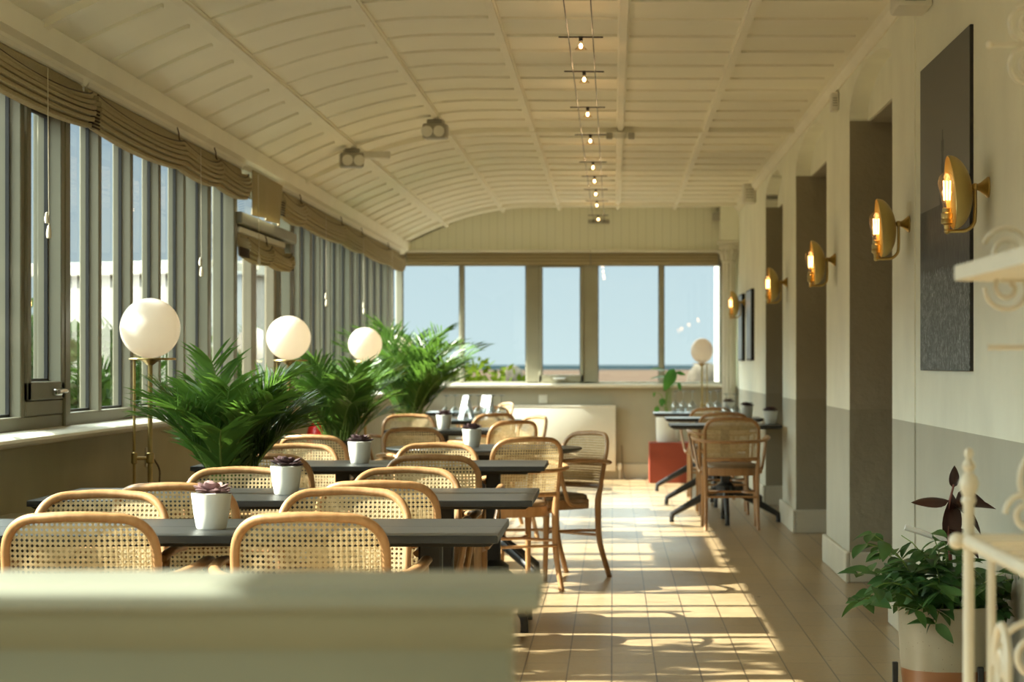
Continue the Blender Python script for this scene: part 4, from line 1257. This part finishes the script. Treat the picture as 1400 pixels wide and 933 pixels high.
tag(obj('power_cord', bm, M['darkcord'], None, 60), 'thin cord on the floor beside the end wall radiator', 'cord')
t = thing('fire_extinguisher', 'red fire extinguisher on a post stand behind the nearest palm', 'fire extinguisher', (-1.86, 13.42, 0))
t.location = (-2.03, 14.35 + .72, 0)
bm = BM(); lathe(bm, [(0, .33), (.07, .33), (.075, .34), (.075, .70), (.062, .755), (.03, .785), (.02, .80), (0, .80)], 28, cap=False); obj('cylinder', bm, M['red'], t)
bm = BM(); box(bm, -.05, .03, -.012, .012, .80, .825, .004); tube(bm, [(-.04, 0, .825), (.03, 0, .85), (.07, 0, .845)], .008, 8); obj('valve_handle', bm, M['blackmetal'], t)
bm = BM(); tube(bm, smooth_path([(.02, -.01, .81), (.09, -.02, .80), (.105, -.02, .70), (.09, -.02, .50), (.085, -.02, .45)], 4), .010, 8); obj('hose', bm, M['blackmetal'], t)
bm = BM(); box(bm, -.085, .085, -.085, .085, .30, .33, .004); tube(bm, [(0, 0, .30), (0, 0, .02)], .02, 10); box(bm, -.11, .11, -.11, .11, 0, .02, .004); obj('stand', bm, M['plastic'], t)
# red plinth with white pot and plant
bm = BM(); box(bm, .36, .78, 21.85, 22.25, 0, .405, .006)
tag(obj('plinth', bm, M['orange'], None), 'brick red box plinth on the floor by the end wall', 'plinth')
t = thing('potted_plant', 'big-leaved plant in a white pot standing on the brick red plinth', 'plant', (.545, 22.05, .405))
bm = BM(); lathe(bm, [(0, 0), (.105, 0), (.11, .01), (.115, .24), (.108, .245), (.10, .235), (.10, .20), (0, .20)], 32, cap=False); obj('pot', bm, M['pot'], t)
bm = BM(); lathe(bm, [(.10, .20), (.05, .215), (0, .22)], 20, cap=False); obj('soil', bm, M['soil'], t)
def big_leaf(bm, base, d, up, L, W, curl=.25, fold=.12, n=8):
    d = Vector(d).normalized(); s = d.cross(Vector(up)).normalized(); u = s.cross(d).normalized()
    rows = []
    for i in range(n + 1):
        q = i / n; w = W * (math.sin(PI * q ** .75) ** .8 if 0 < q < 1 else .02)
        c = Vector(base) + d * (L * q) - u * (curl * L * q * q)
        rows.append([c - s * w + u * (fold * w), c - s * w * .5 + u * fold * w * .3, c, c + s * w * .5 + u * fold * w * .3, c + s * w + u * (fold * w)])
    grid(bm, rows)
sp = [((.07, -.02, .735), (-.28, -.2, -.62), .25, .062), ((-.02, -.03, .72), (-.5, -.15, .1), .16, .035), ((-.01, 0, .66), (-.6, -.1, -.03), .17, .022), ((.09, -.02, .70), (.5, -.1, -.12), .10, .022),
      ((-.05, -.08, .44), (-.05, -.2, -.5), .09, .032), ((-.10, -.06, .36), (-.06, -.1, -.5), .09, .028), ((.11, -.05, .60), (.12, -.1, -.4), .09, .022), ((-.13, -.04, .50), (-.05, -.1, -.5), .05, .014)]
bs = BM(); bl = BM()
for i, (p, d, L_, W_) in enumerate(sp):
    tube(bs, smooth_path([(.01 * i - .03, 0, .20), (p[0] * .4, p[1] * .4, .2 + (p[2] - .2) * .7 + .05), p], 5), [.006 - .0003 * j for j in range(11)], 6)
    big_leaf(bl, p, d, (0, -.5, 1) if i in (1, 2) else (.2, -1, .3), L_, W_, .15)
st = obj('stem', bs, M['palmstem'], t, 60)
lf = obj('leaves', bl, M['monstera'], t, 60, recalc=False)

# ================================================================== PLANTER AT RIGHT
t = thing('potted_plant', 'leafy green and burgundy plant in two-tone stoneware pot by the right wall', 'plant', (1.065, 6.98, 0))
bm = BM(); lathe(bm, [(0, .085), (.12, .085), (.135, .095), (.148, .20), (.156, .33), (.159, .41), (.157, .417), (.150, .415), (.147, .38), (0, .38)], 48, cap=False); obj('pot', bm, M['stoneware'], t, 40)
bm = BM(); lathe(bm, [(.148, .378), (.08, .39), (0, .395)], 28, cap=False); obj('soil', bm, M['soil'], t)
bm = BM()
for a in (PI, PI / 3, -PI / 3):
    q = .158
    box(bm, q * math.cos(a) * 1.06 - .009, q * math.cos(a) * 1.06 + .009, q * math.sin(a) * 1.06 - .009, q * math.sin(a) * 1.06 + .009, 0, .235, .002)
box(bm, -.112, .112, -.009, .009, .062, .084); box(bm, -.009, .009, -.112, .112, .062, .084)
tube(bm, [(.158 * math.cos(a), .158 * math.sin(a), .073) for a in [2 * PI * i / 32 for i in range(32)]], (.010, .006), 6, close=True)
obj('stand', bm, M['blackmetal'], t)
rnd = random.Random(21)
bs = BM(); bl = BM()
for k in range(46):
    a = rnd.uniform(0, 2 * PI); e = R(rnd.uniform(35, 89)); l = rnd.uniform(.18, .36)
    if math.cos(a) > .3: l *= .66          # the wall is on this side
    out = V(math.cos(a), math.sin(a), 0); p = V(0, 0, .385) + out * rnd.uniform(.01, .12)
    pts = [p]
    for i in range(7):
        p = p + (out * math.cos(e) + V(0, 0, math.sin(e))) * (l / 7); e -= R(rnd.uniform(4, 17)); pts.append(p)
    tube(bs, pts, [.0035 - .0003 * i for i in range(8)], 5)
    for i in range(2, 8):
        for s in (-1, 1):
            if rnd.random() < .12: continue
            side = V(-math.sin(a), math.cos(a), 0) * s
            d = (side * rnd.uniform(.5, 1) + out * rnd.uniform(.1, .9) + V(0, 0, rnd.uniform(-.5, .5)))
            big_leaf(bl, pts[i], d, (rnd.uniform(-.6, .6), rnd.uniform(-.9, .3), 1), rnd.uniform(.05, .085), rnd.uniform(.016, .027), rnd.uniform(.1, .5), .25, 6)
for q in (bs, bl):
    for v_ in q.verts: v_.co.x = min(v_.co.x, .205)
obj('stem', bs, M['palmstem'], t, 60); obj('foliage', bl, M['green'], t, 60, recalc=False)
bs = BM(); pts = smooth_path([(.0, -.02, .38), (.005, -.03, .55), (-.005, -.03, .70), (.015, -.03, .80)], 5)
tube(bs, pts, [.008 - .0003 * i for i in range(16)], 8)
obj('burgundy_stem', bs, M['burgstem'], t, 60)
bl = BM()
big_leaf(bl, (.0, -.03, .62), (.10, -.05, .9), (.3, -1, .2), .15, .034, .1, .3)
big_leaf(bl, (.0, -.03, .75), (-.9, -.25, .15), (.1, -.6, 1), .12, .030, .25, -.4)
big_leaf(bl, (.02, -.03, .75), (.75, -.3, .1), (.1, -.9, .5), .09, .032, .6, .5)
big_leaf(bl, (.01, -.03, .74), (.7, -.2, -.45), (0, -.2, 1), .13, .035, .3, .3)
big_leaf(bl, (.012, -.03, .79), (.15, 0, 1), (0, -1, 0), .07, .017, .5, .5)
big_leaf(bl, (.008, -.03, .72), (.55, -.3, .35), (0, -.5, 1), .12, .040, .6, .4)
big_leaf(bl, (.0, -.03, .66), (.5, -.3, -.3), (0, -.2, 1), .13, .04, .3, .3)
big_leaf(bl, (-.02, -.03, .58), (-.5, -.3, -.15), (0, 0, 1), .07, .016, .3, .3)
obj('burgundy_leaves', bl, M['burgundy'], t, 60, recalc=False)
bm = BM(); tube(bm, [(-.13, .05, .66), (.02, .06, .61)], .009, 10); tube(bm, [(.02, .06, .61), (.05, .05, .39)], .006, 8); obj('plant_stake', bm, M['paper'], t)

# ================================================================== WROUGHT IRON RACK AT RIGHT
t = thing('iron_shelf_rack', 'cream wrought iron shelf rack with scrolls at the right edge', 'shelf rack', (0, 0, 0))
I = M['iron']
xa, xb, yf, yn = .535, .98, 3.30, 2.20
def finial(bm, x, y):
    lathe(bm, [(.0085, .86), (.0085, .97), (.011, .973), (.011, .978), (.0085, .982), (.013, .992), (.0155, 1.003), (.011, 1.012), (.006, 1.018), (.011, 1.027), (.008, 1.034), (.004, 1.038), (.0075, 1.045), (.006, 1.052), (0, 1.056)], 18, (x, y, 0), cap=False)
for (x, y) in ((xa, yf), (xb, yf), (xa, yn), (xb, yn)):
    bm = BM(); lathe(bm, [(.012, 0), (.0085, .02), (.0085, .88)], 16, (x, y, 0)); finial(bm, x, y); obj('post', bm, I, t, 40)
zt = .915
bm = BM()
for (p, q) in (((xa - .018, yf), (xb + .018, yf)), ((xa - .018, yn), (xb + .018, yn)), ((xa, yf + .02), (xa, yn - .02)), ((xb, yf + .02), (xb, yn - .02))):
    tube(bm, [(*p, zt), (*q, zt)], .0105, 12); sphere(bm, (*p, zt), .0125, 12, 8); sphere(bm, (*q, zt), .0125, 12, 8)
obj('shelf_frame', bm, I, t, 50)
bm = BM()
for k in range(1, 12): y = lerp(yf, yn, k / 12); tube(bm, [(xa, y, zt + .004), (xb, y, zt + .004)], (.003, .009), 8, up=(0, 0, 1))
for k in range(1, 5): x = lerp(xa, xb, k / 5); tube(bm, [(x, yf, zt + .001), (x, yn, zt + .001)], (.003, .008), 8, up=(0, 0, 1))
obj('lattice_shelf', bm, I, t, 50)
bm = BM()
for (z) in (.30,):
    for (p, q) in (((xa, yf), (xb, yf)), ((xa, yn), (xb, yn)), ((xa, yf), (xa, yn)), ((xb, yf), (xb, yn))): tube(bm, [(*p, z), (*q, z)], .009, 10)
for k in range(1, 12): y = lerp(yf, yn, k / 12); tube(bm, [(xa, y, .302), (xb, y, .302)], (.003, .009), 8, up=(0, 0, 1))
obj('lower_shelf', bm, I, t, 50)
def spiral(c, r0, turns, ax, a0, sgn=1, n=34):
    pts = []
    for i in range(n + 1):
        q = i / n; a = a0 + sgn * q * turns * 2 * PI; r_ = r0 * (1 - q * .82)
        u, w = r_ * math.cos(a), r_ * math.sin(a)
        pts.append((c[0] + u, c[1], c[2] + w) if ax == 'x' else (c[0], c[1] + u, c[2] + w))
    return pts
def scroll(name, specs, r=.0055):
    for s in specs:
        bm = BM(); tube(bm, spiral(*s), r, 8); obj(name, bm, I, t, 60)
for y in (yf, yn):
    bm = BM(); tube(bm, [(xa + .034, y, .30), (xa + .034, y, zt)], .0068, 10); obj('baluster', bm, I, t)
    bm = BM(); tube(bm, [(xb - .034, y, .30), (xb - .034, y, zt)], .0068, 10); obj('baluster', bm, I, t)
scroll('scroll', [((xa + .10, yf, .745), .055, 1.6, 'x', PI, -1), ((xa + .10, yf, .50), .055, 1.6, 'x', PI, 1), ((xb - .10, yf, .745), .055, 1.6, 'x', 0, 1)])
scroll('scroll', [((xa + .085, yf - .02, zt + .042), .034, 1.6, 'x', PI, -1), ((xa + .125, yf - .02, zt + .10), .062, 1.2, 'x', -PI / 2, -1)], .005)
scroll('scroll', [((xa, lerp(yf, yn, .3), .76), .07, 1.6, 'y', 0, 1), ((xa, lerp(yf, yn, .62), .76), .07, 1.6, 'y', PI, -1)])
# upper tier
zu = 1.318
bm = BM()
px0, px1, py0, py1, rr = .515, .90, 2.15, 3.36, .05
poly = []
for (cx_, cy_, a0) in ((px1 - rr, py1 - rr, 0), (px0 + rr, py1 - rr, 90), (px0 + rr, py0 + rr, 180), (px1 - rr, py0 + rr, 270)):
    for k in range(7): a = R(a0 + 15 * k); poly.append((cx_ + rr * math.cos(a), cy_ + rr * math.sin(a)))
prism(bm, poly, 'z', zu - .011, zu + .011)
bmesh.ops.bevel(bm, geom=[e for e in bm.edges if abs(e.verts[0].co.z - e.verts[1].co.z) < 1e-6], offset=.009, segments=3, affect='EDGES')
obj('upper_shelf', bm, M['shelf'], t, 40)
for y in (py1 - .10, py0 + .10):
    bm = BM(); tube(bm, [(px1 - .03, y, zt), (px1 - .03, y, 1.92)], .0075, 10); obj('upright', bm, I, t)
scroll('scroll', [((px0 + .070, py1 - .12, zu + .030), .038, 1.7, 'x', PI * .9, -1), ((px0 + .070, py1 - .12, zu - .024), .036, 1.7, 'x', PI, 1)], .0036)
scroll('scroll', [((px0 + .10, py1 - .12, 1.687), .032, 1.7, 'x', -PI / 2, -1), ((px0 + .10, py1 - .12, 1.621), .032, 1.7, 'x', PI / 2, 1)], .0032)
bm = BM(); tube(bm, [(px0 + .045, py1 - .12, 1.654), (px1 - .03, py1 - .12, 1.654)], .003, 8); sphere(bm, (px0 + .043, py1 - .12, 1.654), .006, 10, 8); obj('cross_rod', bm, I, t, 50)
bm = BM(); tube(bm, [(px0 + .04, py1 - .12, zu - .112), (px1 - .03, py1 - .12, zu - .112)], .004, 8); tube(bm, [(px1 - .03, py1 - .12, zu - .012), (px0 + .06, py1 - .12, zu - .012)], .004, 8); obj('bracket', bm, I, t, 50)

# ================================================================== LIGHT, SKY, CAMERA
W = bpy.data.worlds.new('sky'); scene.world = W; W.use_nodes = True
nt = W.node_tree; nt.nodes.clear()
tc = nt.nodes.new('ShaderNodeTexCoord'); sx = nt.nodes.new('ShaderNodeSeparateXYZ'); nt.links.new(tc.outputs['Generated'], sx.inputs[0])
rp = nt.nodes.new('ShaderNodeValToRGB'); nt.links.new(sx.outputs['Z'], rp.inputs[0])
e = rp.color_ramp.elements
e[0].position = 0; e[0].color = (.43, .55, .57, 1); e[1].position = 1; e[1].color = (4.2, 4.9, 4.6, 1)
for p_, c_ in ((.06, (.38, .50, .545)), (.12, (.27, .39, .48)), (.22, (4.2, 4.9, 4.5)), (.5, (5.4, 6.2, 5.7))):
    x = e.new(p_); x.color = (*c_, 1)
bg = nt.nodes.new('ShaderNodeBackground'); nt.links.new(rp.outputs[0], bg.inputs[0]); bg.inputs[1].default_value = 1.0
wo = nt.nodes.new('ShaderNodeOutputWorld'); nt.links.new(bg.outputs[0], wo.inputs[0])

S = bpy.data.lights.new('sun', 'SUN'); S.energy = 16.0; S.angle = R(.55); S.color = (1, .97, .82)
so = bpy.data.objects.new('sun', S); COL.objects.link(so)
dirv = V(1, .03, -.743).normalized()
so.rotation_euler = dirv.to_track_quat('-Z', 'Y').to_euler(); so.location = (-20, 8, 20)

cam = bpy.data.cameras.new('camera'); co = bpy.data.objects.new('camera', cam); COL.objects.link(co)

# lay everything out along the full length of the room
def stretch(o, k=K):
    if o.type == 'MESH' and o.data.name not in seen:
        seen.add(o.data.name)
        for v_ in o.data.vertices: v_.co.y *= k
    for ch in o.children: stretch(ch, k)
seen = set()
SHIFT = {'iron_shelf_rack': 3.3, 'half_wall': 1.85, 'column': 22.43}
for o in list(COL.objects):
    if o.parent or o.name in DONE or o.type == 'CAMERA' or o.name == 'sun': continue
    if o.name in SHIFT:
        o.location.y += SHIFT[o.name] * (K - 1)
    elif abs(o.location.y) > 1e-6:
        o.location.y *= K
        if o.name == 'cable_light': stretch(o)
    else: stretch(o)
co.location = (0, 0, 1.18); co.rotation_euler = (R(90), 0, 0)
cam.sensor_width = 36; cam.lens = 36 * 3000 * K / 1400
cam.shift_x = -138 / 1400; cam.shift_y = 32.5 / 1400
cam.clip_start = .05; cam.clip_end = 20000
cam.dof.use_dof = True; cam.dof.focus_distance = 6.9 * K; cam.dof.aperture_fstop = 7.2
scene.camera = co
vs_ = scene.view_settings
vs_.view_transform = 'Standard'; vs_.look = 'None'; vs_.gamma = 1; vs_.use_curve_mapping = False; vs_.exposure = .58
cy_ = scene.cycles
cy_.max_bounces = 14; cy_.diffuse_bounces = 7; cy_.glossy_bounces = 4; cy_.transmission_bounces = 6; cy_.transparent_max_bounces = 24
cy_.caustics_reflective = False; cy_.caustics_refractive = False
cy_.sample_clamp_indirect = 6
cy_.use_denoising = True
try: cy_.denoiser = 'OPENIMAGEDENOISE'; cy_.denoising_input_passes = 'RGB_ALBEDO_NORMAL'
except Exception: pass
